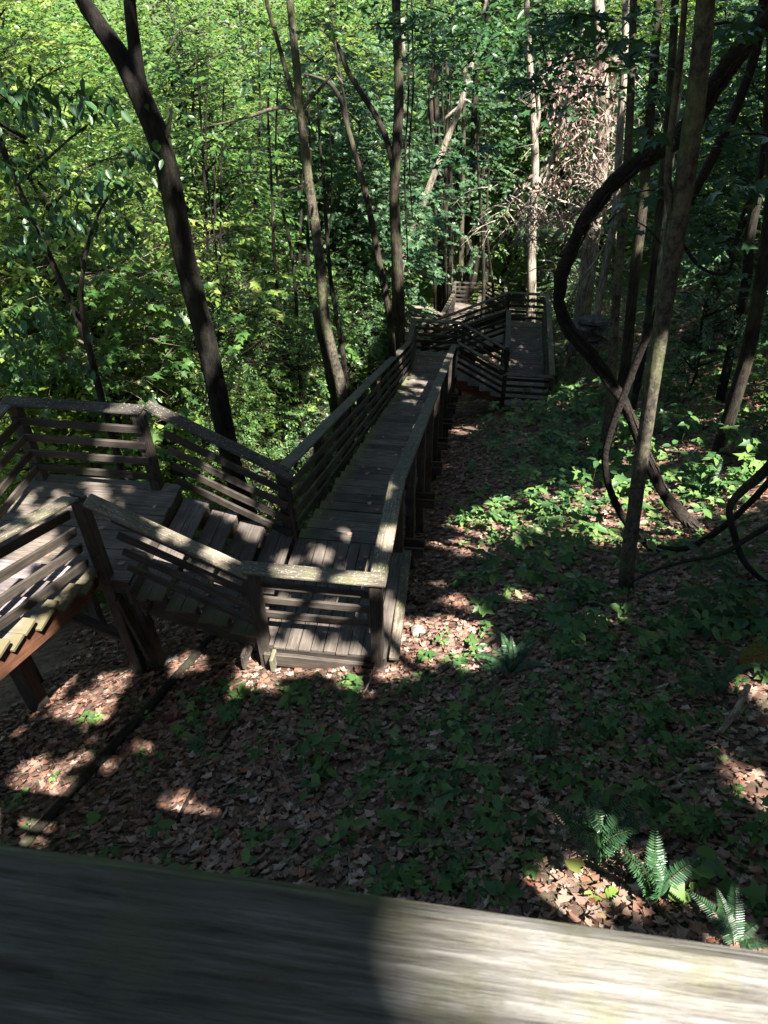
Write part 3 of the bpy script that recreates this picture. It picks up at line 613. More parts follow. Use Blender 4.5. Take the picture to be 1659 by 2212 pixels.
foliage_px(BY['smooth green'], [(1400, 420, 45, 14, 10), (1440, 300, 40, 12, 9), (1395, 500, 35, 10, 7), (1560, 430, 60, 20, 20), (1600, 300, 50, 25, 24), (1570, 530, 50, 20, 18), (1620, 400, 45, 22, 18), (1330, 470, 40, 12, 8), (1480, 640, 30, 14, 8), (1380, 120, 50, 20, 16), (1600, 60, 50, 40, 30), (1240, 40, 70, 20, 26)], 7.6, 'maple', M_leaf_shaded, 501)
foliage_px(BY['straight nea'], [(1010, 60, 70, 20, 46), (1090, 110, 80, 18, 50), (1180, 60, 70, 20, 46), (1060, 190, 70, 16, 36), (960, 130, 50, 18, 30), (1180, 170, 60, 16, 32), (1130, 240, 50, 14, 26), (920, 30, 50, 20, 30), (1240, 240, 40, 14, 18), (1020, 320, 60, 14, 40), (980, 345, 50, 12, 30)], 16, 'maple', M_leaf_shaded, 502, (.13, .22))
foliage_px(BY['straight nea'], [(800 + 62 * i_, 20 + (i_ * 37) % 90, 60, 24, 70) for i_ in range(11)] + [(880 + 48 * i_, 70 + (i_ * 53) % 150, 55, 16, 60) for i_ in range(12)] + [(1020, 160, 70, 18, 40), (1130, 190, 60, 16, 40)], 13, 'oval', M_leaf_shaded, 504, (.09, .16))
foliage_px(BY['slender grey'], [(520, 60, 70, 30, 50), (430, 150, 60, 30, 40), (560, 190, 60, 20, 36), (470, 300, 60, 20, 36), (560, 330, 60, 24, 40), (700, 60, 50, 30, 36), (610, 420, 50, 20, 28), (540, 450, 60, 25, 34)], 11, 'oval', M_leaf, 503, (.09, .15))

rt = np.random.default_rng(66)
for i in range(18):
    u = rt.uniform(420, 700) if i < 11 else rt.uniform(820, 1120); Y = rt.uniform(13, 22) if i < 11 else rt.uniform(28, 40); lean = rt.normal(0, 30)
    vb = rt.uniform(640, 800) if i < 11 else rt.uniform(560, 650); vt = rt.uniform(40, 330); wd = rt.uniform(4, 9)
    tree('thin_tree', 'thin dark sapling stem rising through the thicket left of the long flight' if i < 11 else 'thin dark stem in the wood beyond the far stairs',
         [[(u, vb, wd), (u + lean * .3 + rt.normal(0, 6), vb * .66 + vt * .34, wd * .9), (u + lean * .7 + rt.normal(0, 6), vb * .33 + vt * .67, wd * .7), (u + lean, vt, wd * .4)]], Y, M_bark, top=None, sides=7,
         group='thin stems in the left thicket' if i < 11 else 'thin stems beyond the far stairs', seed=600 + i)

# ------------------------------------------------------------------ prototypes of leafy trees and shrubs
def crown_points(seed, R, z0, z1, nb, per, lps, lsz, droop=.25, flat=.22, spread=.55):
    """branch ends in an uneven ellipsoid; flat sprays of leaves round each; returns leaves and limb polylines"""
    r = np.random.default_rng(seed)
    pos, dirs, nrm, limbs = [], [], [], []
    for b in range(nb):
        a = r.random() * 6.283; f = r.random(); zz = z0 + (z1 - z0) * f
        rad = R * math.sqrt(r.uniform(.12, 1)) * (1 - .55 * max(0, f - .35) / .65) * (.65 + .35 * min(1, f / .3)) * r.uniform(.75, 1.2)
        end = np.array([math.cos(a) * rad, math.sin(a) * rad, zz])
        zb = max(.25 * z0, zz - rad * r.uniform(.35, .8))
        mid = np.array([end[0] * .5, end[1] * .5, (zb + zz) / 2 + .12 * rad])
        limbs.append(([(0, 0, zb), tuple(mid * .6 + end * .1 + np.array([0, 0, zb * .3])), tuple(mid), tuple(end)], [.012 + .012 * R, .01 + .008 * R, .008 + .005 * R, .004]))
        out = np.array([math.cos(a), math.sin(a), 0])
        for s in range(per):
            f2 = r.uniform(.25, 1.); lp = mid + (end - mid) * f2
            o = lp + r.normal(0, 1, 3) * np.array([spread, spread, flat]); o[2] = o[2] if o[2] > z0 * .5 else z0 * .5 + r.random() * .3
            d = out * r.uniform(.2, 1) + np.r_[r.normal(0, .7, 2), r.normal(-.08, .12)]; d /= np.linalg.norm(d)
            side = np.cross([0, 0, 1], d); side /= np.linalg.norm(side)
            L_ = lps * lsz * .42
            for k in range(lps):
                t = (k + .5) / lps; sg = 1 if k % 2 else -1
                pos.append(o + d * L_ * t + np.array([0, 0, -.15 * L_ * t * t]))
                dd = d * r.uniform(.35, 1) + side * sg * r.uniform(.5, 1.1) + np.array([0, 0, -droop * r.uniform(.2, 1.6)])
                if k == lps - 1: dd = d + np.array([0, 0, -droop])
                dirs.append(dd); nrm.append(np.array([0, 0, 1.]) + r.normal(0, .32, 3))
            limbs.append(([tuple(lp), tuple(o), tuple(o + d * L_ * .9)], [.006, .004, .002]))
    n = len(pos)
    return np.array(pos), np.array(dirs), np.array(nrm), lsz * r.uniform(.65, 1.25, n), limbs
def proto(seed, h, R, z0, nb, per, lps, lsz, kind, lm, tm, tr, stems=1, **k):
    p, d, n_, s, limbs = crown_points(seed, R, z0, h, nb, per, lps, lsz, **k)
    crown = leaves_mesh('crown', p, d, n_, s, kind); crown.materials.append(lm)
    r = np.random.default_rng(seed + 99)
    parts = []
    for i in range(stems):
        a = r.random(2) * .5 - .25 if stems > 1 else np.zeros(2)
        hh = h * r.uniform(.6, .95)
        w_ = r.normal(0, .03 * h, (3, 2))
        parts.append(([(0, 0, -1.2), (0, 0, 0), (a[0] * .4 * hh + w_[0, 0], a[1] * .4 * hh + w_[0, 1], hh * .33), (a[0] * .8 * hh + w_[1, 0] , a[1] * .8 * hh + w_[1, 1], hh * .66), (a[0] * hh + w_[2, 0], a[1] * hh + w_[2, 1], hh)], [tr * 1.2, tr, tr * .85, tr * .6, tr * .2]))
    trunk = tube_mesh('trunk', None, None, 7, .05, seed, parts=parts); trunk.materials.append(tm)
    br = tube_mesh('branches', None, None, 4, .05, seed, sub=1, parts=limbs); br.materials.append(M_twig if tm is not M_bark else tm)
    return (trunk, br, crown)
PR = {
 'maple': [proto(100 + i, 6.2, 1.9, 1.6, 24, 11, 8, .165, 'maple', lm, M_barkg, .05) for i, lm in enumerate([M_leaf, M_leafy, M_leafb])],
 'ash':   [proto(110 + i, 5.2, 1.7, 1.2, 24, 12, 8, .15, 'oval', lm, M_bark, .045) for i, lm in enumerate([M_leafy, M_leaf, M_leafb])],
 'tall':  [proto(120 + i, 13, 3.1, 3.5, 54, 18, 9, .18, kd, lm, M_bark, .13, spread=.8, flat=.3) for i, (lm, kd) in enumerate([(M_leaf, 'oval'), (M_leafy, 'oval'), (M_leafb, 'maple')])],
 'fine':  [proto(140 + i, 6.0, 1.9, 1.0, 34, 18, 9, .085, 'oval', lm, M_bark, .04, flat=.3) for i, lm in enumerate([M_leaf, M_leafy])],
 'shrub': [proto(130 + i, 1.7, .95, .25, 16, 8, 8, .085, 'oval', lm, M_twig, .012, stems=5, spread=.3, flat=.14) for i, lm in enumerate([M_leaf, M_leafb, M_leafy])],
}
def grow(kind, var, x, y, scale=1., label='', group=None, name=None, cat='tree', rot=None, z=None, mats=None):
    root = empty(name or {'maple': 'young_maple', 'ash': 'sapling', 'fine': 'sapling', 'tall': 'broadleaf_tree', 'shrub': 'shrub'}[kind], (x, y, gz(x, y) if z is None else z), label, cat, group)
    root.scale = (scale,) * 3; root.rotation_euler = (random.uniform(-.05, .05), random.uniform(-.05, .05), random.random() * 6.28 if rot is None else rot)
    for nm, me in zip(('trunk', 'branches', 'crown'), PR[kind][var]):
        o = bpy.data.objects.new(nm, me); col.objects.link(o); o.parent = root
    return root

# understory in view: (kind, variant, x, y, scale); grouped by where it stands
left_near = [('ash', 0, -7.6, 8.2, 1.0), ('maple', 0, -6.2, 10.6, 1.05), ('maple', 1, -8.6, 10.8, 1.15), ('ash', 1, -5.9, 13.0, 1.0), ('maple', 2, -6.0, 16.4, 1.05), ('ash', 0, -9.8, 13.2, 1.35),
             ('maple', 1, -7.2, 14.2, 1.2), ('ash', 2, -6.2, 17.4, 1.1), ('maple', 0, -5.3, 18.9, .9), ('ash', 0, -11.6, 10.2, 1.3)]
lab_l = ['yellow-green sapling nearest the left edge behind the left landing', 'broad-leaved young maple behind the back rail of the left landing', 'bright young maple upslope of the forked trunk at the far left', 'sapling right of the forked trunk, above the short flight',
         'dull young maple beside the slender grey trunk', 'tall bright sapling at the left edge of the thicket', 'sunny young maple between the forked and slender trunks', 'blue-green sapling left of the slender grey trunk', 'low young maple near the foot of the arching trunk', 'sunlit sapling farthest to the left']
for (k, v, x, y, s), lb in zip(left_near, lab_l): grow(k, v, x, y, s, lb, 'understory trees left of the boardwalk')
for i, (v, x, y, s) in enumerate([(0, -5.2, 14.0, 1.0), (1, -7.9, 13.0, 1.2), (0, -4.7, 16.0, .9), (1, -6.6, 15.6, 1.2), (0, -5.4, 20.5, 1.1), (1, -8.6, 17.5, 1.4), (0, -5.0, 11.2, .8), (1, -10.5, 15.5, 1.5), (0, -4.4, 22.8, 1.0)]):
    grow('fine', v, x, y, s, 'small-leaved sapling in the thicket left of the long flight', 'small-leaved saplings left of the long flight')
L_TALL = 'tall leafy tree in the sunlit wood beyond the left thicket'
for i, (v, x, y, s) in enumerate([(1, -12, 17, 1.0), (0, -8.5, 20, 1.0), (1, -16, 21, 1.15), (2, -5.5, 24, 1.0), (1, -11, 25, 1.1), (0, -18, 28, 1.25), (1, -7, 30, 1.1), (0, -13, 33, 1.2), (1, -22, 35, 1.4), (2, -4.6, 33, 1.05), (1, -9, 39, 1.3), (0, -16, 43, 1.5), (1, -26, 26, 1.3), (1, -15, 13.5, 1.0), (1, -6.9, 11.9, .78), (0, -10.2, 12.4, .9), (1, -13.2, 14.2, 1.0), (0, -7.0, 18.5, .85), (2, -4.6, 25, .85), (1, -20, 24, 1.4), (0, -27, 34, 1.7), (1, -34, 42, 2.0), (1, -18, 17, 1.2)]):
    grow('tall', v, x, y, s, L_TALL, 'tall trees beyond the left thicket')
C_TALL = 'leafy tree in the shaded wood beyond the far stairs'
for i, (v, x, y, s) in enumerate([(2, -2.6, 41, 1.2), (0, .5, 46, 1.3), (2, 4.0, 44, 1.25), (0, -5.5, 50, 1.5), (2, 2.2, 56, 1.6), (1, 7.5, 52, 1.5), (0, 11, 45, 1.3), (2, -1.5, 62, 1.8), (1, 5.5, 64, 1.8), (0, -11, 60, 1.9), (1, 13, 60, 1.8), (2, 18, 50, 1.6)]):
    grow('tall', v, x, y, s, C_TALL, 'trees beyond the far stairs')
R_TALL = 'leafy tree on the wooded bank behind the right-hand trunks'
for i, (v, x, y, s) in enumerate([(2, 6.8, 22, .8), (1, 9.5, 26, .9), (1, 12, 20, .9), (1, 14, 28, 1.0), (2, 7.5, 31, 1.0), (0, 11.5, 36, 1.2), (2, 16, 36, 1.2), (0, 19, 27, 1.1)]):
    grow('tall', v, x, y, s, R_TALL, 'trees on the right bank')
for i, (k, v, x, y, s, lb) in enumerate([('maple', 2, 6.3, 13.8, .75, 'small blue-green maple on the bank at the right edge'), ('ash', 2, 5.3, 17.5, .8, 'dim sapling behind the brown peeling trunk'), ('ash', 1, 8.2, 16.5, .8, 'green sapling on the bank right of the leaning trunk'),
        ('maple', 2, 3.5, 29.5, .7, 'low maple right of the far end of the boardwalk'), ('maple', 0, -5.6, 35, .9, 'sunny young maple left of the far trunk cluster'), ('ash', 0, -6.3, 31.5, .8, 'bright sapling behind the sunlit far landing')]):
    grow(k, v, x, y, s, lb, 'small trees in the wood')
# shrubs
SH = [(-4.4, 9.4, .9, 1), (-5.6, 8.9, 1.1, 0), (-6.9, 9.3, 1.2, 2), (-3.5, 10.4, .95, 1), (-4.7, 11.4, 1.2, 0), (-3.4, 12.6, 1.1, 1), (-5.9, 12.2, 1.3, 2), (-3.3, 14.4, 1.1, 1), (-4.4, 16.8, 1.2, 0), (-3.4, 16.8, 1.0, 1), (-5.6, 19.2, 1.3, 0), (-5.4, 21.0, .9, 2),
      (-6.6, 22.5, 1.4, 0), (-6.2, 26.2, 1.0, 2), (-6.5, 28, 1.4, 2), (-8.2, 16.5, 1.4, 0), (-8.0, 11.6, 1.2, 2), (-9.6, 9.6, 1.3, 0), (-7.6, 7.2, 1.1, 2), (-4.2, 33.5, .8, 2), (-2.4, 39.5, 1.3, 0), (3.3, 34, 1.2, 1), (4.4, 27, 1.1, 1), (3.0, 24.5, .7, 1), (3.0, 22.6, .6, 1), (4.6, 39, 1.4, 0), (0.2, 42, 1.4, 2)]
for i, (x, y, s, v) in enumerate(SH):
    left = x < -3 and y < 25
    grow('shrub', v, x, y, s, 'leafy shrub in the thicket left of the long flight' if left else 'leafy shrub along the far boardwalk and stairs', 'shrubs left of the long flight' if left else 'shrubs by the far boardwalk', cat='shrub')

# dark drooping sapling at the left edge
r_ = np.random.default_rng(5)
root = empty('drooping_sapling', at(215, 850, 6.2), 'dark sapling with drooping pointed leaves at the left edge', 'tree')
P, R = trunk_path([(222, 870, 17), (190, 745, 15), (130, 605, 14), (62, 455, 12), (0, 315, 10), (-60, 200, 8)], 8.0)
link('trunk', tube_mesh('trunk', P, R, 8, .05, 81), M_bark, root)
P, R = px_path([(205, 800, 12), (182, 700, 11), (176, 620, 10), (190, 530, 8), (218, 450, 6), (260, 400, 4)], 7.8); link('limb', tube_mesh('limb', P, R, 7, .05, 82), M_bark, root)
P, R = px_path([(35, 400, 7), (95, 350, 6), (150, 300, 5), (200, 262, 3)], 7.9); link('limb', tube_mesh('limb', P, R, 7, .05, 83), M_bark, root)
pos, dirs, nr = [], [], []
for (u, v, su, sv, n_) in [(60, 210, 70, 50, 110), (190, 220, 60, 45, 80), (40, 350, 50, 40, 60), (215, 400, 60, 35, 80), (120, 470, 90, 30, 100), (40, 530, 45, 30, 60), (255, 500, 30, 30, 40), (60, 690, 70, 60, 130), (30, 800, 50, 50, 90), (170, 790, 40, 30, 30), (300, 330, 40, 25, 30)]:
    for k in range(n_):
        pos.append(at(r_.normal(u, su * .7), r_.normal(v, sv * .6), 7.7 + r_.normal(0, .35)))
        a = r_.random() * 6.283; dirs.append((math.cos(a) * .6, math.sin(a) * .6, -r_.uniform(.3, 1.1))); nr.append((math.cos(a) * .6 + r_.normal(0, .3), math.sin(a) * .6 + r_.normal(0, .3), .8))
link('crown', leaves_mesh('crown', np.array([tuple(p) for p in pos]), np.array(dirs), np.array(nr), r_.uniform(.09, .16, len(pos)), 'oval'), M_leaf_shaded, root)

# dead reddish vine-draped trees right of the boardwalk
root = empty('dead_vine_tree', (5.0, 27, gz(5.0, 27)), 'pale dead trunk draped in reddish dried leaves and bare tangled twigs', 'tree')
P, R = trunk_path([(1262, 640, 34), (1275, 540, 32), (1292, 420, 30), (1302, 300, 28), (1300, 150, 27), (1292, 0, 26), (1288, -40, 26)], 26.5); link('trunk', tube_mesh('trunk', P, R, 10, .08, 91), M_barkp, root)
for i, q in enumerate([[(1140, 470, 5), (1180, 380, 7), (1205, 300, 8), (1225, 230, 8), (1240, 150, 7), (1262, 60, 5)], [(1150, 410, 6), (1200, 330, 6), (1222, 270, 5), (1235, 200, 4)], [(1290, 470, 9), (1230, 440, 6), (1180, 425, 5), (1130, 400, 3)], [(1300, 260, 6), (1250, 290, 5), (1200, 340, 4)]]):
    P, R = px_path(q, 25.6); link('limb', tube_mesh('limb', P, R, 6, .05, 92 + i), M_barkp, root)
parts = []
for k in range(280):
    u, v = (r_.normal(1255, 52), r_.uniform(140, 620)) if k < 200 else (r_.normal(1125, 38), r_.normal(455, 38))
    a = at(u, v, 25.8 + r_.normal(0, .7)); l = r_.uniform(.5, 1.6); th = r_.uniform(.3, 1.3) * (1 if r_.random() < .6 else -1)
    b = a + Vector((math.sin(th) * l, r_.normal(0, .3), -math.cos(th) * l)); m_ = (a + b) / 2 + Vector((0, 0, .12 * l))
    parts.append(([a, m_, b], [.018, .013, .005]))
    for _ in range(2):
        c_ = m_.lerp(b, r_.random()); e_ = c_ + Vector((r_.normal(0, .3), r_.normal(0, .2), -r_.uniform(.1, .5))); parts.append(([c_, e_], [.008, .003]))
link('tangled_twigs', tube_mesh('tangled_twigs', None, None, 4, .05, 97, parts=parts, sub=2), M_barkp, root)
pos = []
for (u, v, su, sv, n_) in [(1248, 160, 48, 34, 360), (1238, 245, 50, 40, 330), (1255, 340, 48, 42, 260), (1285, 440, 45, 45, 160), (1180, 395, 30, 14, 130), (1225, 480, 25, 25, 110), (1160, 470, 25, 18, 90), (1325, 240, 20, 80, 160), (1345, 120, 16, 60, 80)]:
    for k in range(n_): pos.append(tuple(at(r_.normal(u, su * .75), r_.normal(v, sv * .8), 25.6 + r_.normal(0, .5))))
n_ = len(pos); link('dried_leaves', leaves_mesh('dried_leaves', np.array(pos), np.c_[r_.normal(0, .5, (n_, 2)), -np.ones(n_)], rnd_dirs(n_, r_, .4), r_.uniform(.10, .20, n_), 'oval'), M_dead, root)
tree('dead_tree', 'pale sunlit trunk with peeling strips right of the dead vine-draped trunk', [[(1300, 620, 16), (1330, 450, 17), (1338, 300, 16), (1348, 150, 15), (1352, 0, 14)], [(1262, 630, 5), (1285, 570, 6), (1312, 520, 4)], [(1225, 655, 4), (1258, 600, 5), (1290, 560, 3)]], 24, M_barkp, top=None, seed=99)

# ------------------------------------------------------------------ foliage far behind: closes the view
def far_wood():
    r = np.random.default_rng(44); n = 60000
    y = r.uniform(44, 125, n); x = r.uniform(-75, 60, n); hgt = r.beta(1.2, 1.6, n) * 15
    cl = np.sin(x * .55 + 1.3 * np.sin(y * .31)) * np.sin(y * .47 + np.sin(x * .4))          # clumps and gaps
    ok = cl > -.7; x, y, hgt = x[ok], y[ok], hgt[ok] * (.7 + .3 * np.clip(cl[ok] + .5, 0, 1)); n = len(x)
    p = np.c_[x, y, G(x, y) + hgt]
    x2 = r.uniform(-80, -20, 34000); y2 = r.uniform(14, 70, 34000); h2 = r.beta(1.2, 1.6, 34000) * 13
    x3 = r.uniform(13, 50, 9000); y3 = r.uniform(14, 60, 9000); h3 = r.beta(1.2, 1.8, 9000) * 12
    p = np.concatenate([p, np.c_[x2, y2, G(x2, y2) + h2], np.c_[x3, y3, G(x3, y3) + h3]]); n = len(p)
    # each clump point carries a small spray
    k = 5; q = np.repeat(p, k, 0) + r.normal(0, .38, (n * k, 3)); n *= k
    o = link('far_woodland', leaves_mesh('far_woodland', q, rnd_dirs(n, r, .4), np.c_[r.normal(0, .4, (n, 2)), np.ones(n)], r.uniform(.3, .62, n), 'oval'), M_leaf)
    tag(o, 'mass of far foliage on the slopes closing the view', 'woodland', kind='stuff')
far_wood()

# ------------------------------------------------------------------ leaf litter and ground cover
def litter():
    r = np.random.default_rng(3)
    n1, n2, n3 = 30000, 24000, 10000
    x = np.concatenate([r.uniform(-5.5, 4.8, n1), r.uniform(-6, 7.5, n2), r.uniform(-8, 11, n3)]); y = np.concatenate([r.uniform(1.2, 7.2, n1), r.uniform(6.5, 17, n2), r.uniform(16, 40, n3)])
    sz = np.concatenate([r.uniform(.04, .115, n1), r.uniform(.06, .14, n2), r.uniform(.14, .26, n3)]); n = len(x)
    e = .05; gx = (G(x + e, y) - G(x - e, y)) / (2 * e); gy = (G(x, y + e) - G(x, y - e)) / (2 * e)
    nr = np.c_[-gx, -gy, np.ones(n)] + r.normal(0, .48, (n, 3)); d = rnd_dirs(n, r, 0); d[:, 2] = d[:, 0] * gx + d[:, 1] * gy
    p = np.c_[x, y, G(x, y) + r.uniform(.0, .035, n)]
    # keep it off the front landing
    k = ~((x > -2.2) & (x < -.75) & (y > 5.1) & (y < 7.0) & (p[:, 2] > -7.0))
    o = link('leaf_litter', leaves_mesh('leaf_litter', p[k], d[k], nr[k], sz[k], 'litter'), M_litter)
    tag(o, 'brown fallen leaves covering the forest floor', 'leaf litter', kind='stuff')
litter()
KEEP_CLEAR = [(*ghit(u_, v_).xy, r_c) for u_, v_, r_c in [(1290, 1830, .42), (1240, 1800, .3), (1390, 1900, .35), (1590, 2040, .25), (1105, 1440, .4), (1300, 1960, .3), (1220, 1980, .3), (690, 1640, .35), (180, 1790, .25)]]
def deck_leaves():
    r = np.random.default_rng(31); P = []
    for x0, x1, y0, y1, z, n in ((-5.5, -3.8, 5.4, 6.8, Z1, 26), (-2.1, -.9, 5.4, 6.9, Z2, 24), (-2.2, -.9, 21.4, 22.6, Z3, 22), (.95, 2.15, 21.2, 26.7, Z4 + .04, 60)):
        P += [(r.uniform(x0, x1), r.uniform(y0, y1), z + .012) for _ in range(n)]
    for k in range(150):
        t = r.integers(1, 38); P.append((r.uniform(-2.15, -1.0), Y1 + .01 + (t - r.random() * .9) * 14.2 / 37, Z2 - t * .156 + .012))
    n = len(P); o = link('deck_leaves', leaves_mesh('deck_leaves', np.array(P), rnd_dirs(n, r, 0), np.c_[r.normal(0, .15, (n, 2)), np.ones(n)], r.uniform(.03, .09, n), 'litter'), M_litter)
    tag(o, 'dry leaves and bits blown onto the decks and steps', 'leaf litter', kind='stuff')
deck_leaves()
def cover():
    r = np.random.default_rng(8)
    P, D, Nn, S = [], [], [], []; stems = []
    def patch(n, xa, xb, ya, yb, hmax, sz, dens):
        k = 0
        for _ in range(n * 6):
            if k >= n: break
            x, y = r.uniform(xa, xb), r.uniform(ya, yb)
            if r.random() > dens(x, y): continue
            if any((x - q[0]) ** 2 + (y - q[1]) ** 2 < q[2] ** 2 for q in KEEP_CLEAR): continue
            if -6 < x < -.45 and y > 4.9 and (y < 7.2 or x > -2.6) and y < 23: continue
            k += 1; g = gz(x, y); hh = r.uniform(.03, hmax); m = r.integers(3, 7); a0 = r.random() * 6.283
            for j in range(m):
                a = a0 + j * 6.283 / m + r.normal(0, .3); P.append((x + math.cos(a) * .02, y + math.sin(a) * .02, g + hh + r.normal(0, .02)))
                D.append((math.cos(a), math.sin(a), r.uniform(-.35, .15))); Nn.append((r.normal(0, .2), r.normal(0, .2) - .15, 1)); S.append(sz * r.uniform(.55, 1.3))
            stems.append(([(x, y, g - .02), (x, y, g + hh)], [.003, .002]))
    near = lambda x, y: (.15 + .85 / (1 + math.exp(-(x + 1.2) * 1.6))) * (.35 + .65 * (_noise2(x, y, .8) > -.15)) * (1. if x < 1.8 else .65)
    patch(430, -4.2, 3.6, 2.0, 5.2, .10, .06, near)
    patch(160, -3.0, 3.8, 2.0, 5.6, .16, .125, near)
    patch(380, -.4, 6.5, 4.6, 11, .16, .08, lambda x, y: .12 + .88 * (_noise2(x, y, .6) > 0))
    patch(320, -.2, 6.8, 4.8, 11, .45, .16, lambda x, y: (.15 if x < .6 else .6) + .4 * (_noise2(x, y, .9) > 0))
    patch(460, -.2, 7.5, 10, 22, .3, .11, lambda x, y: .15 + .85 * (_noise2(x, y, .5) > 0))
    patch(640, .3, 8.5, 10, 22, .9, .20, lambda x, y: .25 if x < 1.5 else .9)
    patch(800, -7.5, -2.6, 7.2, 24, .5, .11, lambda x, y: .8)
    patch(700, -6, 8, 22, 42, .6, .19, lambda x, y: .8)
    half = np.random.default_rng(1).random(len(P)) < .55
    A_ = lambda L_, k: np.array(L_)[k]
    # every leaf belongs to the same sheet of seedlings
    o = link('ground_cover', leaves_mesh('ground_cover', A_(P, half), A_(D, half), A_(Nn, half), A_(S, half), 'maple'), M_herb); tag(o, 'low maple seedlings spread over the forest floor', 'ground cover', kind='stuff')
    o = link('ground_cover', leaves_mesh('ground_cover', A_(P, ~half), A_(D, ~half), A_(Nn, ~half), A_(S, ~half), 'oval'), M_herb); tag(o, 'low oval-leaved herbs mixed among the maple seedlings', 'ground cover', kind='stuff')
    o = link('seedling_stems', tube_mesh('seedling_stems', None, None, 3, 0, 1, parts=stems, sub=1), M_stem); tag(o, 'hair-thin stems of the seedlings on the forest floor', 'stems', kind='stuff')
    # twigs
    parts = []
    for _ in range(420):
        x, y = r.uniform(-4.5, 6), r.uniform(1.5, 14); a = r.random() * 6.283; l = r.uniform(.15, .8)
        q = [(x + math.cos(a) * l * t + r.normal(0, .02), y + math.sin(a) * l * t + r.normal(0, .02)) for t in (0, .5, 1)]
        parts.append(([(u, v, gz(u, v) + .03) for u, v in q], [r.uniform(.004, .01), .005, .002]))
    o = link('fallen_twigs', tube_mesh('fallen_twigs', None, None, 5, .1, 2, parts=parts, sub=2), M_twig); tag(o, 'thin dead twigs scattered on the fallen leaves', 'twigs', kind='stuff')
cover()

# ------------------------------------------------------------------ plants one can point at
def frond_mesh(seed, L_, arch, npair, wmax, curl=.0):
    """arching midrib along +x with paired pinnae"""
    r = np.random.default_rng(seed); t = np.linspace(0, 1, npair + 2)
    x = L_ * (t - .12 * arch * t ** 3); z = L_ * arch * (.75 * t - .95 * t * t)
    P, D, Nn, S = [], [], [], []
    for i in range(1, npair + 1):
        w_ = wmax * (math.sin(math.pi * min(1, t[i] * 1.02) ** .62)) ** .8 + .012
        for s in (1, -1):
            P.append((x[i], 0, z[i])); D.append((.28, s * 1., -.12 + r.normal(0, .07))); Nn.append((r.normal(0, .12), -s * .15, 1.)); S.append(w_ * r.uniform(.9, 1.1))
    rib = tube_mesh('midrib', [(a, 0, b) for a, b in zip(x[::4], z[::4])], np.linspace(.004, .001, len(x[::4])), 4, 0, seed, sub=1); rib.materials.append(M_stem)
    T, Fc = LEAF['long']
    me = leaves_mesh('frond', np.array(P), np.array(D), np.array(Nn), np.array(S), 'long'); me.materials.append(M_fern)
    return me, rib
FR = [frond_mesh(200 + i, 1, a, 30, .135) for i, a in enumerate((.75, .95, 1.15))]
def fern(label, loc, n, L_, azim, tilt=.35, seed=0, spread=6.283, group=None):
    r = np.random.default_rng(seed); root = empty('fern', loc, label, 'fern', group)
    for k in range(n):
        a = azim + (k / n - .5 + .5 / n) * spread + r.normal(0, .15); me, rib = FR[r.integers(0, 3)]
        o = bpy.data.objects.new('frond', me); col.objects.link(o); o.parent = root; o.rotation_euler = (r.normal(0, .2), -tilt * r.uniform(.3, 1.5), a); s = L_ * r.uniform(.7, 1.15); o.scale = (s, s, s)
        q = bpy.data.objects.new('midrib', rib); col.objects.link(q); q.parent = o
    return root
def gl(u, v, dz=0): p = ghit(u, v); p.z += dz; return p
fern('large glossy fern in the lower right, the nearest full fern', gl(1290, 1860, .02), 9, .62, 1.75, .95, 1, 3.6)
fern('glossy fern with one sunlit frond, right of the large fern', gl(1405, 1945, .02), 6, .52, 1.9, .95, 2, 3.0)
fern('dark fern right of the front landing among the litter', gl(1105, 1455, .02), 9, .52, 1.57, .7, 3, 4.2)
fern('single upright fern standing in the ground cover', gl(1180, 1625, .02), 3, .34, 1.6, 1.3, 4, .7)
fern('pale fern at the bottom right just above the rail', gl(1585, 2045, .02), 5, .36, 1.3, .7, 5, 3.0)
fern('dim fern at the right edge beside the upright dead stick', gl(1545, 1500, .02), 7, .5, 2.2, .5, 6, 4.0)
fern('sunlit yellow-green fern behind the leaning trunk', gl(1520, 1070, .02), 9, .7, 1.57, .7, 7, 5.5)
fern('small dim fern at the foot of the leaning trunk', gl(1255, 1310, .02), 6, .5, 1.57, .6, 8, 5)
def herb(name, label, loc, n, h_, lsz, kind, seed, m=None, spread=.18, stems=4, cat='plant', group=None, ydir=0):
    r = np.random.default_rng(seed); root = empty(name, loc, label, cat, group); P, D, Nn, S, st = [], [], [], [], []
    L0 = Vector(loc)
    for k in range(stems):
        a = r.random() * 6.283; tipv = Vector((math.cos(a) * spread * r.uniform(.4, 1.2), math.sin(a) * spread * r.uniform(.4, 1.2), h_ * r.uniform(.6, 1.1)))
        st.append(([L0 + Vector((0, 0, -.03)), L0 + tipv * .55 + Vector((0, 0, .1 * h_)), L0 + tipv], [.005, .004, .002]))
        m_ = max(1, n // stems)
        for j in range(m_):
            t = 1 - .75 * j / m_; b = a + j * 2.4 + r.normal(0, .4); p = L0 + tipv * t
            P.append(tuple(p)); D.append((math.cos(b), math.sin(b), r.uniform(-.45, .05))); Nn.append((r.normal(0, .2), r.normal(0, .2), 1)); S.append(lsz * r.uniform(.65, 1.15))
    link('stem', tube_mesh('stem', None, None, 5, 0, seed, parts=st, sub=2), M_stem, root)
    link('foliage', leaves_mesh('foliage', np.array(P), np.array(D), np.array(Nn), np.array(S), kind), m or M_herb, root); return root
herb('leafy_herb', 'bushy broad-leaved plant in the middle of the litter below the front landing', gl(690, 1660), 46, .30, .15, 'oval', 301, spread=.3, stems=9)
herb('leafy_herb', 'large-leaved plant just below the front landing', gl(640, 1510), 14, .2, .16, 'oval', 302, stems=4)
herb('leafy_herb', 'ragged dark plant left of the bushy plant', gl(410, 1555), 18, .18, .13, 'maple', 303, stems=5)
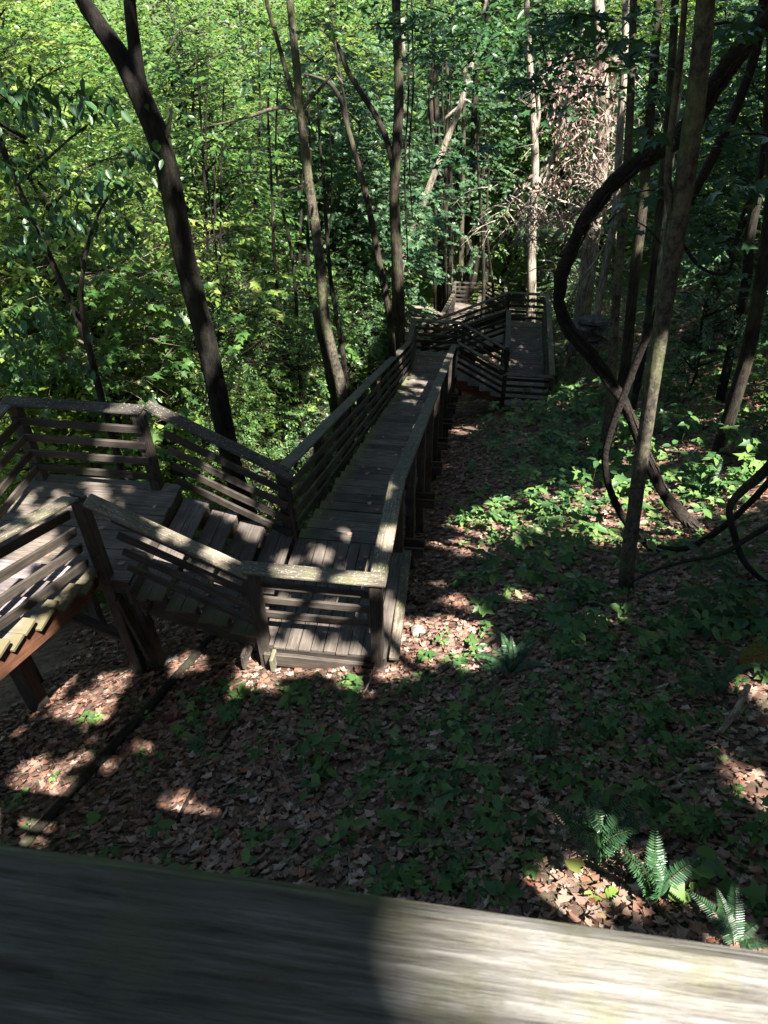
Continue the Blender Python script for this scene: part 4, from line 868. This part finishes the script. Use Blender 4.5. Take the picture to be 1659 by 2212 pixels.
herb('fern_leaf_plant', 'small ferny plant on the litter near the long fallen pole', gl(225, 1560), 12, .1, .13, 'maple', 304, stems=3)
herb('round_leaf_plant', 'pair of big round leaves beside the long fallen pole', gl(175, 1790), 3, .09, .125, 'heart', 305, stems=3, spread=.1)
herb('five_leaf_plant', 'small plant of five narrow leaves on the sunlit litter at the left edge', gl(50, 1725), 6, .09, .10, 'oval', 306, stems=2, spread=.05)
herb('leafy_herb', 'tiny bright sprig on the dark litter at the left', gl(130, 1625), 4, .05, .07, 'heart', 307, stems=2, spread=.05)
herb('heart_leaf_plant', 'bright heart-shaped leaves under the large fern', gl(1290, 1905), 7, .10, .115, 'heart', 308, M_leafy, stems=4, spread=.12)
herb('heart_leaf_plant', 'heart-shaped leaves right of the glossy fern', gl(1510, 1925), 9, .12, .12, 'heart', 309, stems=4, spread=.14)
herb('maple_seedling', 'clump of lobed seedlings at the right, above the heart-shaped leaves', gl(1500, 1800), 16, .22, .12, 'maple', 310, stems=5, spread=.2)
herb('maple_seedling', 'lobed seedling at the right edge near the fern', gl(1640, 1800), 10, .2, .12, 'maple', 311, stems=3)
herb('leafy_herb', 'whorled plant in the litter below the upright dead stick', gl(1430, 1640), 14, .22, .13, 'oval', 312, stems=3)
herb('leafy_shrub', 'big-leaved dark bush at the right edge above the moss', gl(1540, 1350), 60, .6, .24, 'oval', 313, M_leaf_shaded, stems=9, spread=.6)
herb('leafy_herb', 'low leafy plant along the rail of the front landing', gl(880, 1500), 14, .15, .14, 'oval', 314, stems=4)
herb('maple_seedling', 'yellowish lobed seedlings on the litter near the bottom centre', gl(540, 1790), 12, .08, .09, 'maple', 315, M_leafy, stems=4)
herb('maple_seedling', 'lobed seedlings just above the rail at the bottom centre', gl(880, 1880), 10, .1, .09, 'maple', 316, stems=3)
herb('maple_seedling', 'sunlit maple seedling below the boardwalk', gl(1120, 930), 9, .5, .28, 'maple', 317, M_leafy, stems=3, spread=.3)
herb('maple_sapling', 'leafy maple sprouts by the corner of the boardwalk', gl(1230, 905), 34, .9, .27, 'maple', 318, M_leaf, stems=6, spread=.7)
herb('maple_sapling', 'maple sprouts spreading left of the thin kinked vine', gl(1215, 1010), 40, .7, .22, 'maple', 319, M_leaf, stems=7, spread=.8)
herb('maple_sapling', 'dark maple sprouts between the boardwalk and the thin kinked vine', gl(1240, 1130), 34, .6, .20, 'maple', 320, M_leaf_shaded, stems=7, spread=.7)
herb('leafy_shrub', 'sunlit round-leaved bush behind the leaning trunk', gl(1340, 1030), 40, .5, .17, 'heart', 321, M_leafy, stems=8, spread=.5)
herb('leafy_shrub', 'sunlit sprouts on the bank right of the leaning trunk', gl(1520, 930), 34, .6, .19, 'oval', 322, M_leaf, stems=8, spread=.7)
herb('leafy_shrub', 'grey-green bush on the bank at the right edge', gl(1600, 1010), 44, .6, .18, 'oval', 323, M_leafb, stems=8, spread=.8)
herb('leafy_shrub', 'dim bush below the low branches at the right edge', gl(1590, 1260), 44, .5, .16, 'oval', 324, M_leaf_shaded, stems=8, spread=.6)
herb('leafy_shrub', 'leafy sprouts covering the right rail of the boardwalk', Vector((2.75, 23.0, gz(2.75, 23))), 90, 1.9, .24, 'maple', 325, M_leaf_shaded, stems=10, spread=.75)
herb('leafy_herb', 'small leafy plant between the foot of the leaning trunk and the front landing', gl(1080, 1290), 16, .2, .15, 'oval', 326, stems=4)
herb('leafy_herb', 'trailing oval-leaved plants by the long flight supports', gl(1010, 1100), 26, .35, .17, 'oval', 327, stems=6, spread=.5)

# sticks, poles and stones
def lying(name, label, pts, m, cat, seed=0, dz=.04, rough=.07):
    P = [gl(u, v, dz) for u, v, _ in pts]; R = [q[2] * .5 * p.dot(FW) / PF for q, p in zip(pts, P)]
    root = empty(name, P[0], label, cat); link('stem', tube_mesh('stem', P, R, 8, rough, seed), m, root); return root
lying('fallen_pole', 'long straight dark pole lying across the litter at the lower left', [(50, 1835, 24), (150, 1725, 22), (270, 1592, 22), (370, 1482, 20), (478, 1362, 18)], M_bark, 'pole', 1, .05, .04)
lying('tree_root', 'thin dark root crossing the litter right of the long fallen pole', [(372, 1795, 8), (425, 1700, 11), (470, 1625, 9), (510, 1560, 8), (555, 1480, 7)], M_bark, 'root', 2, .02)
lying('fallen_branch', 'grey crooked branch lying right of the front landing', [(905, 1480, 4), (960, 1450, 10), (985, 1430, 12), (1040, 1398, 10), (1100, 1360, 6), (1165, 1330, 3)], M_barkg, 'branch', 3)
lying('stick', 'thin curved stick below the corner post of the front landing', [(810, 1340, 3), (816, 1390, 4), (812, 1440, 4), (790, 1500, 3), (760, 1530, 2)], M_twig, 'stick', 4, .08)
def stand(name, label, a, b, wd, m, cat, mid=0.0, seed=0):
    p = gl(*a); d = p.dot(FW); q = ray(*b) * (d * .96); r0 = wd * .5 * d / PF
    root = empty(name, p, label, cat); mm = (p + q) / 2 + Vector((mid, 0, -abs(mid))); link('stem', tube_mesh('stem', [p - Vector((0, 0, .08)), mm, q], [r0 * .8, r0, r0 * .9], 8, .06, seed), m, root)
stand('dead_stick', 'pale barkless stick standing out of the litter at the right', (1545, 1590), (1617, 1480), 14, M_barkp, 'stick', .03, 5)
stand('dead_twig', 'thin bent dead twig on the edge of the front landing', (808, 1420), (762, 1355), 4, M_twig, 'twig', -.03, 6)
def rock(label, loc, s, seed, m=None, name='rock', cat='rock'):
    bm = bmesh.new(); bmesh.ops.create_icosphere(bm, subdivisions=3, radius=1); r = np.random.default_rng(seed); ph = r.random(6) * 6
    for v in bm.verts:
        c_ = v.co; k = 1 + .18 * math.sin(c_.x * 2.3 + ph[0]) + .15 * math.sin(c_.y * 3.1 + ph[1]) + .12 * math.sin(c_.z * 4 + ph[2]) + .05 * math.sin(c_.x * 9 + c_.y * 7 + ph[3]); v.co = Vector((c_.x * s[0], c_.y * s[1], c_.z * s[2])) * k
    me = bpy.data.meshes.new(name); bm.to_mesh(me); bm.free()
    for p in me.polygons: p.use_smooth = True
    o = link(name, me, m or M_rock, None, Matrix.Translation(loc)); tag(o, label, cat)
rock('mossy pale stone in the sunlit patch right of the front landing', gl(905, 1368, .03), (.085, .08, .06), 1)
rock('white stone on the litter under the left landing brace', gl(362, 1432, .03), (.1, .07, .05), 2)
rock('grey stone in the dark below the left landing', gl(375, 1330, .03), (.07, .07, .1), 3)
rock('golden moss lump at the right edge', gl(1640, 1430, .05), (.22, .2, .14), 4, bark_mat('golden_moss', (.10, .075, .015), (.22, .17, .04), (12, 12, 12)), 'moss_lump', 'moss')
rock('yellow mushroom cap in the litter just above the rail', gl(1300, 1985, .02), (.035, .035, .02), 5, bark_mat('mushroom', (.25, .16, .03), (.4, .28, .08), (20, 20, 20), .2), 'mushroom', 'mushroom')
M_slab = bark_mat('dark_slab_stone', (.03, .027, .024), (.12, .11, .10), (3, 3, 14))
for i, (u, v, sx) in enumerate([(1255, 700, .9), (1282, 690, 1.0), (1300, 712, .8), (1268, 725, .9), (1292, 735, .8), (1250, 745, .7)]):
    rock(['flat grey slab at the left of the stone pile beyond the vine bend', 'topmost pale slab of the stone pile beyond the vine bend', 'right-hand slab of the stone pile beyond the vine bend', 'middle slab of the stone pile beyond the vine bend', 'low right slab of the stone pile beyond the vine bend', 'lowest slab of the stone pile beyond the vine bend'][i], at(u, v, 20.5), (sx * .42, .35, .07), 20 + i, M_slab, name='stone_slab')
# dark earth bank
rock('dark earth mound with roots on the bank at the right', gl(1580, 740, .1), (1.5, 1.3, .8), 31, bark_mat('dark_earth', (.02, .015, .012), (.06, .045, .035), (3, 3, 3)), 'earth_mound', 'earth bank')

# ------------------------------------------------------------------ unseen tall trees added behind the camera and to the right to shade the place
for i, (x, y) in enumerate([(7.0, -3.2), (11.5, -8), (1.0, -11), (10.5, -1.5), (-3.5, -7.5), (13, 5), (6.5, -15)]):
    g = gz(x, y); root = empty('shade_tree', (x, y, g), 'unseen tall broadleaf tree added behind the viewing deck to shade the stairs', 'tree', 'unseen shade trees behind the viewing deck')
    link('trunk', tube_mesh('trunk', [(x, y, g - .3), (x, y, g + .4), (x + .2, y, g + 5), (x - .1, y + .2, 8), (x, y, 13)], [.34, .26, .22, .17, .06], 10, .05, 400 + i), M_bark, root)
    tall(root)
# sun flecks: openings in the crowns, given by the spots on the ground and boards they light (place, radius)
GAPS = []
def gap(u, v, r, Y=None, X=None, Z=None):
    r = r * (.95 if Y is None and Z is None else .75)
    d = ray(u, v)
    if Y is not None: p = d * (Y / d.y)
    elif X is not None: p = d * (X / d.x)
    elif Z is not None: p = d * (Z / d.z)
    else: p = ghit(u, v)
    GAPS.append((p, r))
#GAPS
for q in [(210, 1500, .22), (170, 1530, .2), (250, 1475, .18), (75, 1690, .25), (30, 1770, .3), (100, 1740, .2), (560, 1455, .22), (620, 1432, .2), (690, 1430, .2), (395, 1435, .12), (740, 1440, .1),
          (940, 1385, .38), (985, 1370, .34), (890, 1400, .3), (855, 1440, .2), (1015, 1400, .2),
          (1010, 1135, .4), (1080, 1110, .45), (1150, 1125, .45), (1200, 1080, .6), (1270, 1110, .7), (1330, 1080, .7), (1060, 1150, .4), (1400, 1140, .6), (1480, 1080, .7), (1560, 1060, .7), (1620, 1060, .6), (1250, 1165, .3), (1340, 1170, .3),
          (1000, 930, .35), (1180, 890, .4), (1210, 870, .4), (1400, 985, .5), (1360, 1000, .5), (1300, 960, .4), (1530, 910, .5), (1640, 830, .6),
          (1245, 1800, .07), (1380, 1870, .09), (1215, 1965, .12), (1175, 1935, .04), (1590, 2025, .08), (1640, 1700, .16), (1650, 1500, .15), (1110, 1290, .12), (985, 1300, .12), (1070, 1200, .1), (1300, 1905, .12), (420, 1430, .1)]:
    gap(*q)
rg = np.random.default_rng(12)
for (ua, ub, va, vb, n_) in [(470, 800, 1420, 1500, 12), (0, 330, 1440, 1790, 16), (870, 1080, 1340, 1460, 8), (950, 1330, 860, 1230, 22), (1330, 1659, 850, 1120, 12), (900, 1300, 1180, 1420, 7), (430, 700, 1700, 1850, 4), (1130, 1659, 1550, 1990, 8)]:
    for _ in range(n_): gap(rg.uniform(ua, ub), rg.uniform(va, vb), rg.uniform(-.07, .03))
for u, v, r in [(u_, v_, .05) for v_ in (1990, 2060, 2130, 2200, 2270) for u_ in range(int(1340 - (v_ - 2000) * .6), 2000, 80)]: gap(u, v, r, Z=-.53)
for u, v, r in [(855, 1160, .22), (640, 1240, .25), (770, 1252, .12), (360, 1150, .3), (470, 1195, .2), (60, 1095, .25), (830, 1050, .1)]: gap(u, v, r, Z=-5.5)
for u, v, r in [(650, 1385, .16), (590, 1390, .14), (700, 1190, .16), (620, 1210, .14), (760, 1310, .14), (690, 1320, .1), (545, 1150, .2), (490, 1120, .18), (440, 1100, .14), (340, 1220, .2), (590, 1330, .1), (850, 1310, .2), (850, 1370, .25)]: gap(u, v, r, Z=-6.6)
for u, v, r in [(50, 1210, .3), (100, 1170, .15), (30, 1340, .3), (85, 1290, .25), (140, 1250, .2), (60, 1400, .3), (20, 1440, .3), (150, 1190, .14), (10, 1260, .25)]: gap(u, v, r, Z=-5.9)
for u, v, r in [(880, 860, .3), (905, 840, .3), (885, 815, .25), (900, 800, .3), (895, 785, .2), (920, 775, .2), (840, 1000, .12), (860, 895, .12), (885, 905, .14)]: gap(u, v, r, Z=-11.3)
for u, v, r in [(830, 800, .4), (848, 790, .3), (845, 770, .3), (875, 730, .2), (955, 780, .15), (962, 820, .25), (975, 745, .2)]: gap(u, v, r, Y=18.5)
for u, v, r in [(1130, 705, .4), (1140, 750, .25), (1140, 690, .5), (1110, 780, .15)]: gap(u, v, r, Z=-13.5)
for u, v, r in [(1420, 830, .3), (1405, 880, .2), (1400, 780, .12)]: gap(u, v, r, Y=7)

def shade_canopy():  # unseen leaves placed along the sun's rays to throw the wanted shade
    r = np.random.default_rng(77)
    S = np.array(SUN)
    parts = []
    #        x range    y range   leaves   heights       (thickness map below)
    for xa, xb, ya, yb, N0, za, zb in ((-9, 13, -2, 30, 330000, 2.2, 8.5), (-34, 20, 4, 62, 330000, 4.0, 13)):
        x = r.uniform(xa, xb, N0); y = r.uniform(ya, yb, N0)
        if za < 3:
            lai = np.where(y < 29, 1.0, .0)
            lai = np.where((x < -3.0 - .12 * (y - 7)) & (y > 7.5), .0, lai)
            lai = np.where((x < -2.6) & (x > -5.2) & (y > 7.5) & (y < 11), .8, lai)
            lai = np.where((x > 3.2) & (x < 6.5) & (y > 22), .05, lai)
            lai = np.where((x > 4.2) & (y > 9.5), .4, lai)
            lai = np.where((x > 6.5) & (y > 13), .15, lai)
            lai = np.where((x < -6.3) & (x > -9.8) & (y > 8.2) & (y < 10.6), .9, lai)
        else:
            inner = (x > -3.0 - .12 * (y - 7)) & (x < 13) & (y < 29)
            lai = np.where(inner, 0., LAI_FAR)
            lai = np.where((x < -4) & (y < 11) & ~inner, LAI_FAR * .6, lai)
            lai = np.where((x > -5) & (y > 29), LAI_FAR * .45, lai)
            lai = np.where((x > 2.8) & (x < 6.5) & (y > 22), .03, lai)
        ok = r.random(N0) < lai; x, y = x[ok], y[ok]
        z0 = G(x, y) + (1.0 if za < 3 else 3.0)
        zc = r.uniform(za, zb, len(x)); t = (zc - z0) / S[2]
        p = np.c_[x, y, z0] + t[:, None] * S
        ok = (p[:, 2] > 1.2 + .25 * np.maximum(p[:, 1], 0)); p = p[ok]
        if za > 3:                                            # crowns with open sky between them
            c2 = np.sin(p[:, 0] * .8 + 1.1 * np.sin(p[:, 1] * .55)) * np.sin(p[:, 1] * .85 + 1.2 * np.sin(p[:, 0] * .6))
            p = p[(c2 > -.02) | (r.random(len(p)) < .10)]
        parts.append(np.c_[p, np.full(len(p), 0. if za < 3 else 1.)])
    p = np.concatenate(parts); far = p[:, 3]; p = p[:, :3]
    # leaves hang in clumps
    cell = np.sin(p[:, 0] * 1.9 + 1.2 * np.sin(p[:, 1] * 1.3)) * np.sin(p[:, 1] * 2.1 + 1.1 * np.sin(p[:, 2] * 1.7))
    ok = (cell > -.55) | (r.random(len(p)) < .75); p = p[ok]; far = far[ok]
    keep = np.ones(len(p), bool)
    for g, rad in GAPS:
        d = p - np.array(g); s = d @ S; perp = np.linalg.norm(d - s[:, None] * S, axis=1)
        keep &= ~((s > 0) & (perp < rad * (1 + .45 * np.sin(p[:, 0] * 6.5 + p[:, 2] * 3) * np.sin(p[:, 1] * 7.5)) + .13))
    p = p[keep]; far = far[keep]; n = len(p)
    own = np.argmin((p[:, None, 0] - np.array([q[1] for q in TALL])) ** 2 + (p[:, None, 1] - np.array([q[2] for q in TALL])) ** 2, 1)
    d = rnd_dirs(n, r, .3); nr = np.c_[r.normal(0, .35, (n, 2)), np.ones(n)]; s = r.uniform(.15, .26, n) * (1 + .7 * far)
    for i, (o, _, _) in enumerate(TALL):
        k = own == i
        if k.sum() < 5: continue
        link('crown', leaves_mesh('crown', p[k], d[k], nr[k], s[k], 'maple'), M_canopy, o)
LAI_FAR = .24
shade_canopy()
